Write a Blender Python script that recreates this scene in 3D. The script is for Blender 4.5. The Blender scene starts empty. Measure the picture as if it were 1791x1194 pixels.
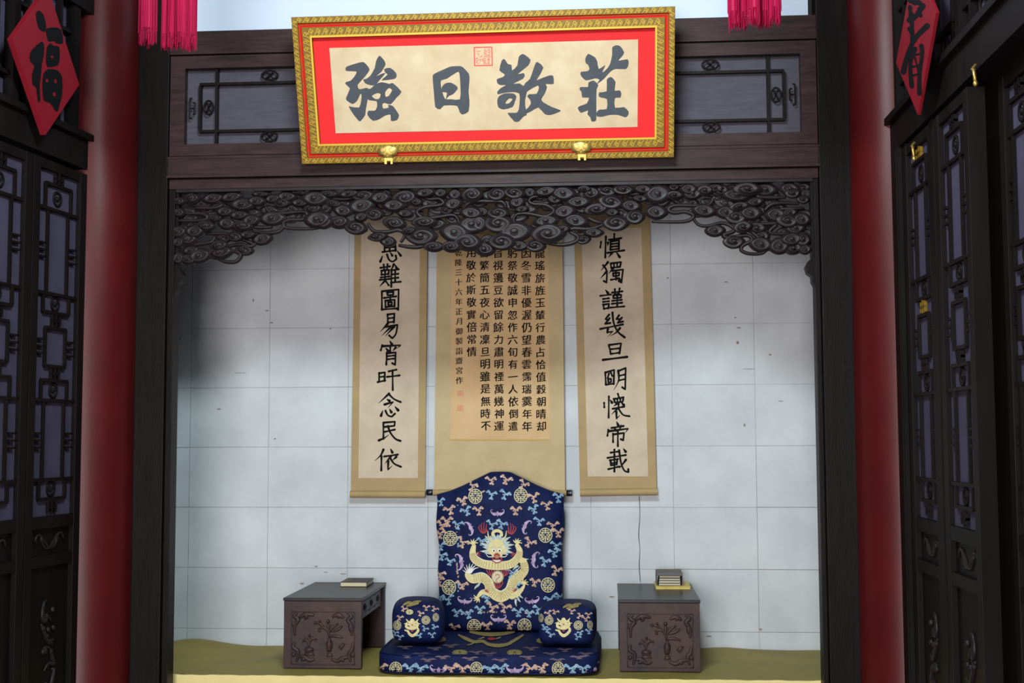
import bpy, bmesh, math, random
import mathutils
from mathutils import Vector, Matrix
from mathutils.bvhtree import BVHTree
from mathutils.geometry import tessellate_polygon

random.seed(7)
SC = bpy.context.scene
COL = SC.collection
pi = math.pi

# ------------------------------------------------------------------ camera
FPX, DCAM, HCAM = 2250.0, 5.1, 1.55          # focal length in pixels (1791 wide), distance to the screen, eye height
cam_d = bpy.data.cameras.new('camera')
cam_d.sensor_width = 36.0
cam_d.lens = FPX / 1791.0 * 36.0
cam_d.clip_start = 0.05
cam = bpy.data.objects.new('camera', cam_d)
COL.objects.link(cam)
CR = Matrix.Rotation(0.0722, 3, 'Z') @ Matrix.Rotation(pi / 2 + 0.0755, 3, 'X') @ Matrix.Rotation(-0.0035, 3, 'Z')
CP = Vector((0, -DCAM, HCAM))
cam.matrix_world = Matrix.Translation(CP) @ CR.to_4x4()
SC.camera = cam

# ------------------------------------------------------------------ world, light, exposure
world = bpy.data.worlds.new('hall_air')
SC.world = world
world.use_nodes = True
world.node_tree.nodes['Background'].inputs[0].default_value = (0.62, 0.72, 0.85, 1)
world.node_tree.nodes['Background'].inputs[1].default_value = 0.035

def area(name, loc, target, sx, sy, power, col):
    d = bpy.data.lights.new(name, 'AREA')
    d.shape = 'RECTANGLE'; d.size = sx; d.size_y = sy; d.energy = power; d.color = col
    o = bpy.data.objects.new(name, d)
    COL.objects.link(o)
    o.location = loc
    o.rotation_euler = (Vector(target) - Vector(loc)).to_track_quat('-Z', 'Y').to_euler()
    return o
# daylight through the open hall doors behind the photographer
area('doorway_daylight', (-1.1, -8.4, 1.35), (-0.35, 0, 1.6), 2.6, 2.2, 460, (1.0, 0.95, 0.94))
# added light, source unseen, above and in front of the alcove for plaque and wall
area('high_front_light', (-0.4, -2.35, 3.7), (-0.4, 0.9, 1.1), 0.8, 0.5, 92, (0.80, 0.97, 1.0))
SC.view_settings.view_transform = 'Standard'
SC.view_settings.look = 'None'
SC.view_settings.exposure = 0.0
SC.view_settings.gamma = 1.0
SC.view_settings.use_curve_mapping = False

# ------------------------------------------------------------------ measuring helpers
def ray(px, py):
    return CR @ Vector(((px - 895.5) / FPX, -(py - 597.0) / FPX, -1.0))

def on_plane(px, py, p0, n):
    d = ray(px, py)
    return CP + d * (((p0 - CP).dot(n)) / d.dot(n))

def W(px, py, Y):
    return on_plane(px, py, Vector((0, Y, 0)), Vector((0, 1, 0)))

# ------------------------------------------------------------------ materials
def lin(c):
    return tuple((v / 255 / 12.92) if v / 255 <= 0.04045 else ((v / 255 + 0.055) / 1.055) ** 2.4 for v in c)

def mat(name, srgb, rough=0.5, metal=0.0, spec=0.5, var=0.0, scale=20, stretch=(1, 1, 1), bump=0.0, bscale=60,
        coat=0.0, sheen=0.0, emit=0.0, var2=None, objvar=0.0):
    m = bpy.data.materials.new(name)
    m.use_nodes = True
    nt = m.node_tree
    b = nt.nodes['Principled BSDF']
    c = lin(srgb)
    b.inputs['Base Color'].default_value = (*c, 1)
    b.inputs['Roughness'].default_value = rough
    b.inputs['Metallic'].default_value = metal
    b.inputs['Specular IOR Level'].default_value = spec
    b.inputs['Coat Weight'].default_value = coat
    b.inputs['Coat Roughness'].default_value = 0.25
    b.inputs['Sheen Weight'].default_value = sheen
    tc = nt.nodes.new('ShaderNodeTexCoord')
    mp = nt.nodes.new('ShaderNodeMapping')
    mp.inputs['Scale'].default_value = stretch
    nt.links.new(tc.outputs['Object'], mp.inputs['Vector'])
    out = None
    if var > 0:
        n = nt.nodes.new('ShaderNodeTexNoise')
        n.inputs['Scale'].default_value = scale
        n.inputs['Detail'].default_value = 6
        n.inputs['Roughness'].default_value = 0.6
        nt.links.new(mp.outputs['Vector'], n.inputs['Vector'])
        r = nt.nodes.new('ShaderNodeValToRGB')
        lo = lin(var2) if var2 else tuple(v * (1 - var) for v in c)
        hi = c if var2 else tuple(min(1, v * (1 + var)) for v in c)
        r.color_ramp.elements[0].position = 0.32
        r.color_ramp.elements[1].position = 0.68
        r.color_ramp.elements[0].color = (*lo, 1)
        r.color_ramp.elements[1].color = (*hi, 1)
        nt.links.new(n.outputs['Fac'], r.inputs['Fac'])
        out = r.outputs['Color']
    if objvar > 0:
        oi = nt.nodes.new('ShaderNodeObjectInfo')
        hs = nt.nodes.new('ShaderNodeHueSaturation')
        mr = nt.nodes.new('ShaderNodeMapRange')
        mr.inputs['To Min'].default_value = 1 - objvar
        mr.inputs['To Max'].default_value = 1 + objvar
        nt.links.new(oi.outputs['Random'], mr.inputs['Value'])
        nt.links.new(mr.outputs['Result'], hs.inputs['Value'])
        if out: nt.links.new(out, hs.inputs['Color'])
        else: hs.inputs['Color'].default_value = (*c, 1)
        out = hs.outputs['Color']
    if out:
        nt.links.new(out, b.inputs['Base Color'])
    if bump > 0:
        n2 = nt.nodes.new('ShaderNodeTexNoise')
        n2.inputs['Scale'].default_value = bscale
        n2.inputs['Detail'].default_value = 5
        nt.links.new(mp.outputs['Vector'], n2.inputs['Vector'])
        bp = nt.nodes.new('ShaderNodeBump')
        bp.inputs['Strength'].default_value = bump
        bp.inputs['Distance'].default_value = 0.004
        nt.links.new(n2.outputs['Fac'], bp.inputs['Height'])
        nt.links.new(bp.outputs['Normal'], b.inputs['Normal'])
    if emit > 0:
        b.inputs['Emission Color'].default_value = (*c, 1)
        b.inputs['Emission Strength'].default_value = emit
    return m

M = {}
M['wood'] = mat('dark_wood', (19, 14, 14), 0.45, spec=.10, var=0.35, scale=9, stretch=(6, 6, 0.6), bump=0.15, bscale=40)
M['wood_h'] = mat('dark_wood_beam', (52, 37, 38), 0.42, spec=.12, var=0.35, scale=9, stretch=(0.7, 6, 6), bump=0.15, bscale=40)
M['carved'] = mat('carved_ebony_wood', (34, 27, 29), 0.42, spec=.2, var=0.4, scale=14)
M['side_wood'] = mat('partition_wood', (21, 17, 17), 0.5, spec=.08, var=0.3, scale=10, stretch=(1, 1, 0.2))
M['table'] = mat('kang_table_wood', (72, 52, 46), 0.42, spec=.2, var=0.45, scale=7, bump=0.2, bscale=30, var2=(46, 36, 42))
M['lacquer'] = mat('dark_lacquer', (34, 37, 36), 0.34, spec=.22, var=0.15, scale=6)
M['ink'] = mat('black_ink', (16, 16, 18), 0.7, spec=.08)
M['ink_grey'] = mat('worn_black_ink', (52, 55, 62), 0.7, var=0.15, scale=30)
M['paper_aged'] = mat('aged_paper', (196, 174, 145), 0.85, spec=.2, var=0.1, scale=11, var2=(182, 158, 126))
M['scroll_paper'] = mat('scroll_rice_paper', (204, 186, 164), 0.85, scale=9, var=0.1, var2=(186, 168, 146))
M['scroll_paper_warm'] = mat('warm_rice_paper', (208, 176, 132), 0.85, scale=5, var=0.1, var2=(196, 158, 112))
M['silk'] = mat('tan_silk_mount', (172, 146, 98), 0.7, scale=7, var=0.1, var2=(156, 132, 92), bump=0.05)
M['silk_pale'] = mat('pale_silk_mount', (190, 168, 128), 0.7, scale=7, var=0.1, var2=(178, 154, 112))
M['goldline'] = mat('gold_silk_line', (176, 142, 62), 0.5)
M['sheet'] = mat('white_wall_paper', (204, 208, 211), 0.8, scale=3.2, var=0.1, var2=(184, 187, 192), objvar=0.022, bump=0.1, bscale=25)
M['paste'] = mat('grey_wall_plaster', (150, 150, 152), 0.9, var=0.1, scale=8)
M['plaster'] = mat('light_plaster', (190, 192, 200), 0.9, var=0.05, scale=4)
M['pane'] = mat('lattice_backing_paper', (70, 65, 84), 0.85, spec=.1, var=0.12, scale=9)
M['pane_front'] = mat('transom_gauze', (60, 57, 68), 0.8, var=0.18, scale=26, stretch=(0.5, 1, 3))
M['glow'] = mat('glowing_white_paper', (172, 182, 198), 0.9, spec=.1, emit=0.28, var=0.03, scale=2)  # emission adds the bright look to plain white paper
M['red_col'] = mat('red_lacquer_column', (76, 12, 14), 0.42, spec=.26, var=0.12, scale=5, coat=0.0, bump=0.05, bscale=30)
M['floor'] = mat('stone_floor', (105, 100, 96), 0.6, var=0.15, scale=5)
M['ceil'] = mat('dark_ceiling_paint', (80, 66, 58), 0.9)
M['gold'] = mat('gilt_frame', (112, 84, 12), 0.5, metal=0.1, spec=.25, var=0.2, scale=30, bump=0.1)
M['gold_hi'] = mat('gilt_relief', (186, 150, 26), 0.45, metal=0.1, spec=.35)
M['red_line'] = mat('red_lacquer_line', (196, 20, 22), 0.8, spec=.1)
M['red_mat'] = mat('red_silk_mat', (208, 40, 42), 0.8, spec=.15, var=0.04, scale=120)
M['seal'] = mat('vermilion_seal', (205, 62, 62), 0.8)
M['seal_pale'] = mat('faded_vermilion_seal', (205, 128, 100), 0.8)
M['brass'] = mat('polished_brass', (190, 158, 84), 0.42, metal=0.8, bump=0.1)
M['diamond_red'] = mat('red_painted_board', (122, 22, 34), 0.6, spec=.1, var=0.06, scale=12)
M['diamond_edge'] = mat('red_board_edge', (225, 40, 44), 0.5)
M['diamond_side'] = mat('grey_board_edge', (120, 110, 108), 0.7)
M['tassel'] = mat('magenta_tassel_thread', (150, 18, 58), 0.55, var=0.3, scale=60, stretch=(4, 4, 0.1), spec=.1)
M['tassel_dk'] = mat('magenta_tassel_core', (120, 12, 48), 0.7)
M['navy'] = mat('navy_embroidered_satin', (20, 30, 70), 0.6, spec=.08, var=0.3, scale=16, bump=0.25, bscale=45)
M['thread_gold'] = mat('pale_gold_thread', (230, 216, 160), 0.5, spec=.2, var=0.2, scale=180, bump=0.9, bscale=300)
M['thread_line'] = mat('gold_outline_thread', (150, 128, 66), 0.5)
M['thread_shou'] = mat('gold_medallion_thread', (206, 196, 152), 0.5, spec=.15, var=0.15, scale=150)
M['thread_tan'] = mat('peach_thread', (216, 190, 170), 0.6, spec=.1, var=0.35, scale=90, var2=(158, 114, 104))
M['thread_blue'] = mat('pale_blue_thread', (158, 188, 204), 0.6, spec=.1, var=0.3, scale=70, var2=(98, 134, 170))
M['thread_lilac'] = mat('lilac_thread', (196, 176, 208), 0.6, var=0.3, scale=60, var2=(128, 96, 140))
M['thread_white'] = mat('white_thread', (226, 226, 220), 0.6)
M['thread_grey'] = mat('grey_green_thread', (178, 190, 184), 0.6, var=0.3, scale=90)
M['thread_red'] = mat('red_thread', (160, 30, 38), 0.6)
M['thread_dim'] = mat('dull_gold_thread', (142, 126, 74), 0.6, var=0.3, scale=80)
M['thread_dimtan'] = mat('dull_peach_thread', (96, 80, 92), 0.7, var=0.2, scale=60)
M['cloth_top'] = mat('dark_gold_satin', (150, 134, 72), 0.6, spec=.2, var=0.12, scale=4, bump=0.1, bscale=14)  # close to the drape's hue, set darker on the platform top
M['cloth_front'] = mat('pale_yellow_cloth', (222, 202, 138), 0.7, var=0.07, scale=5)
M['pages'] = mat('cream_book_pages', (212, 200, 168), 0.8, stretch=(1, 1, 40), var=0.1, scale=30)
M['book_dark'] = mat('dark_brown_book_cloth', (58, 50, 52), 0.6, var=0.15, scale=20)
M['book_olive'] = mat('olive_book_label', (92, 78, 48), 0.6)
M['book_grey'] = mat('grey_book_cloth', (104, 96, 88), 0.7, var=0.15, scale=20)
M['book_blue'] = mat('slate_book_cover', (92, 94, 102), 0.7)
M['yellow_cloth'] = mat('yellow_book_cloth', (214, 190, 100), 0.6, var=0.1, scale=20)
M['knob'] = mat('black_roller_knob', (22, 22, 26), 0.3)
M['stain'] = mat('brown_stain', (138, 130, 120), 0.9)
M['crack'] = mat('wall_crack', (96, 98, 100), 0.9)

# ------------------------------------------------------------------ object helpers
def wloc(o):
    v = Vector((0, 0, 0))
    while o is not None:
        v = v + o.location
        o = o.parent
    return v

def props(o, label=None, cat=None, group=None, kind=None):
    if label: o['label'] = label
    if cat: o['category'] = cat
    if group: o['group'] = group
    if kind: o['kind'] = kind
    return o

def root(name, loc, label, cat, group=None, kind=None):
    o = bpy.data.objects.new(name, None)
    o.empty_display_size = 0.05
    COL.objects.link(o)
    o.location = loc
    return props(o, label, cat, group, kind)

class MB:
    def __init__(s):
        s.v = []; s.f = []
    def add(s, vs, fs):
        n = len(s.v)
        s.v += [tuple(v) for v in vs]
        s.f += [tuple(i + n for i in f) for f in fs]
        return s
    def box(s, x0, x1, y0, y1, z0, z1):
        return s.add([(x0, y0, z0), (x1, y0, z0), (x1, y1, z0), (x0, y1, z0), (x0, y0, z1), (x1, y0, z1), (x1, y1, z1), (x0, y1, z1)],
                     [(0, 3, 2, 1), (4, 5, 6, 7), (0, 1, 5, 4), (1, 2, 6, 5), (2, 3, 7, 6), (3, 0, 4, 7)])
    def obox(s, c, ax, ay, az):                     # oriented box from centre and half axes
        c, ax, ay, az = map(Vector, (c, ax, ay, az))
        vs = [c + ax * i + ay * j + az * k for k in (-1, 1) for i, j in ((-1, -1), (1, -1), (1, 1), (-1, 1))]
        return s.add(vs, [(0, 3, 2, 1), (4, 5, 6, 7), (0, 1, 5, 4), (1, 2, 6, 5), (2, 3, 7, 6), (3, 0, 4, 7)])
    def tube(s, pts, r, seg=8, flat=1.0, flat_axis=Vector((0, 1, 0)), cap=True):
        pts = [Vector(p) for p in pts]
        rs = r if isinstance(r, (list, tuple)) else [r] * len(pts)
        n = len(pts); base = len(s.v)
        for i, p in enumerate(pts):
            t = (pts[min(i + 1, n - 1)] - pts[max(i - 1, 0)])
            t = t.normalized() if t.length > 1e-9 else Vector((0, 0, 1))
            a = flat_axis - t * flat_axis.dot(t)
            if a.length < 1e-3: a = Vector((1, 0, 0)) - t * t.x
            if a.length < 1e-3: a = Vector((0, 0, 1)) - t * t.z
            a.normalize(); b = t.cross(a)
            for k in range(seg):
                an = 2 * pi * k / seg
                s.v.append(tuple(p + a * math.cos(an) * rs[i] * flat + b * math.sin(an) * rs[i]))
        for i in range(n - 1):
            for k in range(seg):
                a0 = base + i * seg + k; a1 = base + i * seg + (k + 1) % seg
                s.f.append((a0, a1, a1 + seg, a0 + seg))
        if cap:
            s.f.append(tuple(base + k for k in reversed(range(seg))))
            s.f.append(tuple(base + (n - 1) * seg + k for k in range(seg)))
        return s
    def ellipsoid(s, c, rx, ry, rz, nu=12, nv=8):
        c = Vector(c); base = len(s.v)
        s.v.append((c.x, c.y, c.z - rz))
        for j in range(1, nv):
            ph = -pi / 2 + pi * j / nv
            for i in range(nu):
                th = 2 * pi * i / nu
                s.v.append((c.x + rx * math.cos(ph) * math.cos(th), c.y + ry * math.cos(ph) * math.sin(th), c.z + rz * math.sin(ph)))
        s.v.append((c.x, c.y, c.z + rz))
        top = len(s.v) - 1
        for i in range(nu):
            s.f.append((base, base + 1 + (i + 1) % nu, base + 1 + i))
            s.f.append((top, top - nu + i, top - nu + (i + 1) % nu))
        for j in range(nv - 2):
            for i in range(nu):
                a = base + 1 + j * nu + i; b = base + 1 + j * nu + (i + 1) % nu
                s.f.append((a, b, b + nu, a + nu))
        return s
    def prism(s, poly, fn0, fn1):                   # poly (2D, closed), fn0/fn1 map a 2D point to the back / front point
        n = len(poly); base = len(s.v)
        tri = tessellate_polygon([[Vector((p[0], p[1], 0)) for p in poly]])
        s.v += [tuple(fn0(p)) for p in poly] + [tuple(fn1(p)) for p in poly]
        for t in tri:
            s.f.append(tuple(base + n + i for i in t)); s.f.append(tuple(base + i for i in reversed(t)))
        for i in range(n):
            j = (i + 1) % n
            s.f.append((base + i, base + j, base + n + j, base + n + i))
        return s
    def dome(s, poly, fn, h):                       # pillow-like relief: fn(p, height) maps to space
        cx = sum(p[0] for p in poly) / len(poly); cy = sum(p[1] for p in poly) / len(poly)
        n = len(poly); base = len(s.v)
        for k, hh in ((1.0, 0), (0.86, 0.65 * h), (0.6, h)):
            s.v += [tuple(fn((cx + (p[0] - cx) * k, cy + (p[1] - cy) * k), hh)) for p in poly]
        s.v.append(tuple(fn((cx, cy), h * 1.1)))
        for r in range(2):
            for i in range(n):
                j = (i + 1) % n
                s.f.append((base + r * n + i, base + r * n + j, base + (r + 1) * n + j, base + (r + 1) * n + i))
        for i in range(n):
            s.f.append((base + 2 * n + i, base + 2 * n + (i + 1) % n, base + 3 * n))
        return s
    def build(s, name, m, parent=None, smooth=False, bevel=0.0, fix=True):
        me = bpy.data.meshes.new(name)
        off = wloc(parent)
        me.from_pydata([(v[0] - off.x, v[1] - off.y, v[2] - off.z) for v in s.v], [], s.f)
        if fix or bevel > 0:
            bm = bmesh.new(); bm.from_mesh(me)
            if fix: bmesh.ops.recalc_face_normals(bm, faces=bm.faces)
            if bevel > 0:
                bmesh.ops.bevel(bm, geom=list(bm.edges), offset=bevel, segments=2, affect='EDGES', profile=0.6)
            bm.to_mesh(me); bm.free()
        if smooth:
            me.polygons.foreach_set('use_smooth', [True] * len(me.polygons))
            if smooth == 'auto': me.set_sharp_from_angle(angle=math.radians(40))
        me.materials.append(M[m])
        o = bpy.data.objects.new(name, me)
        COL.objects.link(o)
        o.parent = parent
        return o

def copy_tree(o, parent=None):
    c = o.copy(); COL.objects.link(c)
    c.parent = parent
    if parent is not None: c.matrix_parent_inverse = o.matrix_parent_inverse
    for ch in list(o.children): copy_tree(ch, c)
    return c

def inst(name, me, m, parent, loc, scl=(1, 1, 1), rot=(0, 0, 0)):
    o = bpy.data.objects.new(name, me)
    COL.objects.link(o); o.parent = parent
    o.location = Vector(loc) - wloc(parent); o.scale = scl; o.rotation_euler = rot
    return o

# ------------------------------------------------------------------ 2D drawing (brush strokes and flat print laid on a real surface)
def cr_sample(pts, n=5):
    if len(pts) < 3:
        a, b = pts[0], pts[-1]
        return [tuple(a[k] + (b[k] - a[k]) * i / n for k in range(len(a))) for i in range(n + 1)]
    out = []
    for i in range(len(pts) - 1):
        p0 = pts[max(i - 1, 0)]; p1 = pts[i]; p2 = pts[i + 1]; p3 = pts[min(i + 2, len(pts) - 1)]
        for j in range(n):
            t = j / n
            out.append(tuple(0.5 * ((2 * p1[k]) + (-p0[k] + p2[k]) * t + (2 * p0[k] - 5 * p1[k] + 4 * p2[k] - p3[k]) * t * t
                                    + (-p0[k] + 3 * p1[k] - 3 * p2[k] + p3[k]) * t ** 3) for k in range(len(p1))))
    out.append(tuple(pts[-1]))
    return out

class Draw:
    """flat drawing in photo pixels; surf(px, py, lift) gives the point on the real surface"""
    def __init__(s, surf, lift=0.0006):
        s.surf = surf; s.mb = MB(); s.lift = lift; s.k = 0
    def nxt(s):
        s.k += 1
        return s.lift + 0.000012 * s.k
    def tri(s, pts, faces):
        L = s.nxt()
        s.mb.add([s.surf(p[0], p[1], L) for p in pts], faces)
    def ribbon(s, pts, n=5, capn=4):
        q = cr_sample([tuple(p) for p in pts], n)
        V = []; F = []; m = len(q)
        tans = []
        for i in range(m):
            a = q[max(i - 1, 0)]; b = q[min(i + 1, m - 1)]
            dx, dy = b[0] - a[0], b[1] - a[1]; l = math.hypot(dx, dy) or 1
            tans.append((dx / l, dy / l))
        for i in range(m):
            tx, ty = tans[i]; w = max(q[i][2], 0.05) / 2
            V += [(q[i][0] - ty * w, q[i][1] + tx * w), (q[i][0] + ty * w, q[i][1] - tx * w)]
        for i in range(m - 1):
            F.append((2 * i, 2 * i + 1, 2 * i + 3, 2 * i + 2))
        for e, sg in ((0, -1), (m - 1, 1)):
            tx, ty = tans[e]; w = max(q[e][2], 0.05) / 2
            c = len(V); V.append((q[e][0], q[e][1])); b = len(V)
            for k in range(capn + 1):
                an = -pi / 2 + pi * k / capn
                V.append((q[e][0] + sg * tx * math.cos(an) * w + ty * math.sin(an) * w * -1, q[e][1] + sg * ty * math.cos(an) * w + tx * math.sin(an) * w))
            for k in range(capn): F.append((c, b + k, b + k + 1))
        s.tri(V, F)
    def blob(s, x, y, rx, ry=None, n=14, rot=0):
        ry = ry or rx; c, d = math.cos(rot), math.sin(rot)
        V = [(x, y)] + [(x + rx * math.cos(2 * pi * k / n) * c - ry * math.sin(2 * pi * k / n) * d,
                         y + rx * math.cos(2 * pi * k / n) * d + ry * math.sin(2 * pi * k / n) * c) for k in range(n)]
        s.tri(V, [(0, 1 + k, 1 + (k + 1) % n) for k in range(n)])
    def poly(s, outer, holes=(), smooth=2):
        loops = []
        for lp in [outer] + list(holes):
            if smooth > 1:
                m = len(lp); o = []
                for i in range(m):
                    p0, p1, p2, p3 = lp[i - 1], lp[i], lp[(i + 1) % m], lp[(i + 2) % m]
                    o.append(p1)
                    for j in range(1, smooth):
                        t = j / smooth
                        o.append(tuple(0.75 * (0.5 * ((2 * p1[k]) + (-p0[k] + p2[k]) * t + (2 * p0[k] - 5 * p1[k] + 4 * p2[k] - p3[k]) * t * t
                                 + (-p0[k] + 3 * p1[k] - 3 * p2[k] + p3[k]) * t ** 3)) + 0.25 * (p1[k] + (p2[k] - p1[k]) * t) for k in (0, 1)))
                lp = o
            loops.append([Vector((p[0], p[1], 0)) for p in lp])
        tri = tessellate_polygon(loops)
        s.tri([(v.x, v.y) for lp in loops for v in lp], [tuple(t) for t in tri])
    def build(s, name, m, parent):
        return s.mb.build(name, m, parent, fix=False)

def strokes(dr, text, ox, oy, sc, w0):
    """'x,y x,y ...' strokes separated by ';'. A trailing t tapers the end, d makes a dot, wNN sets the width."""
    for st in text.split(';'):
        st = st.strip()
        if not st: continue
        toks = st.split(); pts = []; w = w0; tap = False; dot = False
        for t in toks:
            if t == 't': tap = True
            elif t == 'd': dot = True
            elif t[0] == 'w': w = float(t[1:])
            else:
                x, y = t.split(','); pts.append((ox + float(x) / sc, oy + float(y) / sc))
        w /= sc; n = len(pts); P = []
        for i, (x, y) in enumerate(pts):
            u = i / (n - 1)
            if dot: k = 0.55 + 1.0 * u
            elif tap: k = 1.15 * (1 - u) + 0.18
            else: k = 1.12 - 0.9 * u * (1 - u) * 1.1
            P.append((x, y, w * k))
        if n == 2 and not dot and not tap:
            (x0, y0, a), (x1, y1, b) = P
            P = [P[0], ((x0 + x1) / 2, (y0 + y1) / 2, w * 0.8), P[1]]
        # sharp corners: draw polyline as joined ribbons
        seg = [P[0]]
        for i in range(1, len(P)):
            seg.append(P[i])
            if i < len(P) - 1:
                a = (P[i][0] - P[i - 1][0], P[i][1] - P[i - 1][1]); b = (P[i + 1][0] - P[i][0], P[i + 1][1] - P[i][1])
                la, lb = math.hypot(*a) or 1, math.hypot(*b) or 1
                if (a[0] * b[0] + a[1] * b[1]) / la / lb < 0.45:
                    dr.ribbon(seg); seg = [P[i]]
        dr.ribbon(seg)

_glyphs = {}
def glyph(ch):
    if ch not in _glyphs:
        cu = bpy.data.curves.new('t', 'FONT'); cu.body = ch; cu.size = 1.0; cu.resolution_u = 2; cu.offset = 0.0
        o = bpy.data.objects.new('t', cu); COL.objects.link(o)
        bpy.context.view_layer.update()
        me = o.evaluated_get(bpy.context.evaluated_depsgraph_get()).to_mesh()
        vs = [(v.co.x, v.co.y) for v in me.vertices]; fs = [tuple(p.vertices) for p in me.polygons]
        o.to_mesh_clear() if False else None
        bpy.data.objects.remove(o); bpy.data.curves.remove(cu)
        if vs:
            x0, x1 = min(v[0] for v in vs), max(v[0] for v in vs); y0, y1 = min(v[1] for v in vs), max(v[1] for v in vs)
            vs = [(v[0] - (x0 + x1) / 2, v[1] - (y0 + y1) / 2) for v in vs]
        _glyphs[ch] = (vs, fs)
    return _glyphs[ch]

def plane_surf(p0, n):
    p0 = Vector(p0); n = Vector(n).normalized()
    if n.dot(CP - p0) < 0: n = -n
    return lambda px, py, L=0.0: on_plane(px, py, p0, n) + n * L

def bvh_surf(obj):
    off = wloc(obj.parent) + obj.location
    me = obj.data
    bv = BVHTree.FromPolygons([v.co + off for v in me.vertices], [tuple(p.vertices) for p in me.polygons])
    def f(px, py, L=0.0):
        d = ray(px, py).normalized()
        h, n, i, ds = bv.ray_cast(CP, d)
        if h is None:
            h, n, i, ds = bv.find_nearest(CP + d * 5.5)
        if n.dot(d) > 0: n = -n
        return h + n * (L + 0.0012)
    return f

# ================================================================== ROOM
YW = 0.9
fl = MB().box(-3.6, 2.9, -7.6, 0.2, -0.1, 0).build('floor', 'floor'); props(fl, 'grey stone floor of the hall', 'floor', kind='structure')
ce = MB().box(-3.6, 2.9, -3.0, 1.1, 4.1, 4.2).build('ceiling', 'ceil'); props(ce, 'dark painted ceiling above the alcove', 'ceiling', kind='structure')
wb = MB().box(-2.12, 1.35, YW + 0.001, YW + 0.12, 0, 4.1).build('wall_back', 'paste')
props(wb, 'back wall of the alcove papered in large white rectangular sheets', 'wall', kind='structure')
zs = [2.36 - 0.2817 * i for i in range(-2, 7)]
xs = [-1.209 + 0.3795 * i for i in range(-3, 7)]
xs[0] = -2.04
for i in range(len(zs)):
    z1 = zs[i]; z0 = zs[i + 1] if i + 1 < len(zs) else 0.5
    for j in range(len(xs) - 1):
        x0, x1 = xs[j], min(xs[j + 1], 1.2)
        if x1 - x0 < 0.03: continue
        a = random.uniform(0.0006, 0.0013); dz = random.uniform(-0.004, 0.004); th = random.uniform(0.001, 0.0022)
        mb = MB()
        y0 = YW - th
        mb.add([(x0 + a, y0, z0 + a + dz * 0.2), (x1 - a, y0 - 0.0004, z0 + a), (x1 - a, y0, z1 - a), (x0 + a, y0 - 0.0003, z1 - a),
                (x0 + a, YW, z0 + a), (x1 - a, YW, z0 + a), (x1 - a, YW, z1 - a), (x0 + a, YW, z1 - a)],
               [(0, 1, 2, 3), (7, 6, 5, 4), (0, 4, 5, 1), (1, 5, 6, 2), (2, 6, 7, 3), (3, 7, 4, 0)])
        mb.build('paper_sheet', 'sheet', wb)
d = Draw(plane_surf((0, YW - 0.004, 0), (0, -1, 0)))
d.ribbon([(1118, 868, 1.6), (1119, 900, 1.2), (1117, 935, 1.6), (1119, 960, 1.0), (1118, 990, 1.8), (1120, 1017, 1.4)])
d.build('crack', 'crack', wb)
d = Draw(plane_surf((0, YW - 0.004, 0), (0, -1, 0)))
for x, y, rx, ry in [(443, 525, 1.2, 3), (467, 543, 3.5, 1.2), (475, 564, 3, 1.3), (578, 575, 2, 1.2), (315, 592, 1.5, 2), (383, 715, 3.5, 1), (481, 767, 2, 1.2),
                     (1168, 486, 2, 1.5), (1270, 493, 4, 1), (1290, 599, 2.6, 3), (1302, 743, 1.8, 2.6), (1286, 555, 2, 1.2), (1292, 573, 4, 1.2), (1347, 620, 2.5, 1.5),
                     (553, 990, 3, 1), (570, 1000, 4, 0.5), (600, 1003, 6, .6), (528, 1020, 4, 1.4), (1070, 1043, 5, 1), (1330, 1100, 3, 1.6), (1240, 1112, 5, 1), (1365, 701, 5, .5), (1310, 645, 12, .4), (420, 652, 12, .4)]:
    d.blob(x, y, rx, ry, 8)
d.build('stain_spots', 'stain', wb)
w = MB().box(-2.16, -2.04, 0.1, YW + 0.1, 0, 4.1).build('wall_left', 'plaster'); props(w, 'pale plaster side wall inside the alcove on the left', 'wall', kind='structure')
w = MB().box(1.2, 1.35, 0.1, YW + 0.1, 0, 4.1).build('wall_right', 'plaster'); props(w, 'plaster side wall inside the alcove hidden behind the right post', 'wall', kind='structure')

# ================================================================== CARVED WOODEN SCREEN (frame of the alcove)
XL0, XL1, XR0, XR1 = -1.90, -1.785, 0.853, 0.985
scr = root('alcove_screen', (-0.45, 0, 0), 'dark wooden screen with latticed transom and pierced cloud carving between the red columns', 'wooden screen')
MB().box(XL0 - 0.2, XL1, 0.0, 0.10, 0, 3.9).build('post', 'wood', scr, bevel=0.003)
MB().box(XR0, XR1 + 0.2, 0.0, 0.10, 0, 3.9).build('post', 'wood', scr, bevel=0.003)
MB().box(XL1, XR0, 0.0, 0.10, 3.138, 3.235).build('top_beam', 'wood_h', scr, bevel=0.003)
MB().box(XL1, XR0, 0.0, 0.10, 2.622, 2.712).build('lower_beam', 'wood_h', scr, bevel=0.003)
# liner below the beam and down the posts
MB().box(XL1 + 0.002, XR0 - 0.002, 0.016, 0.09, 2.578, 2.619).build('liner', 'wood_h', scr, bevel=0.002)
MB().box(XL1 + 0.003, XL1 + 0.028, 0.016, 0.09, 0.5, 2.576).build('liner', 'wood', scr, bevel=0.002)
MB().box(XR0 - 0.022, XR0 - 0.003, 0.016, 0.09, 0.5, 2.576).build('liner', 'wood', scr, bevel=0.002)
MB().box(XL1 - 0.005, XR0 + 0.004, -0.004, 0.0, 2.622, 2.630).build('bead', 'wood_h', scr)
MB().box(XL1 - 0.005, XR0 + 0.004, -0.003, 0.0, 2.700, 2.706).build('bead', 'wood_h', scr)
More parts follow.
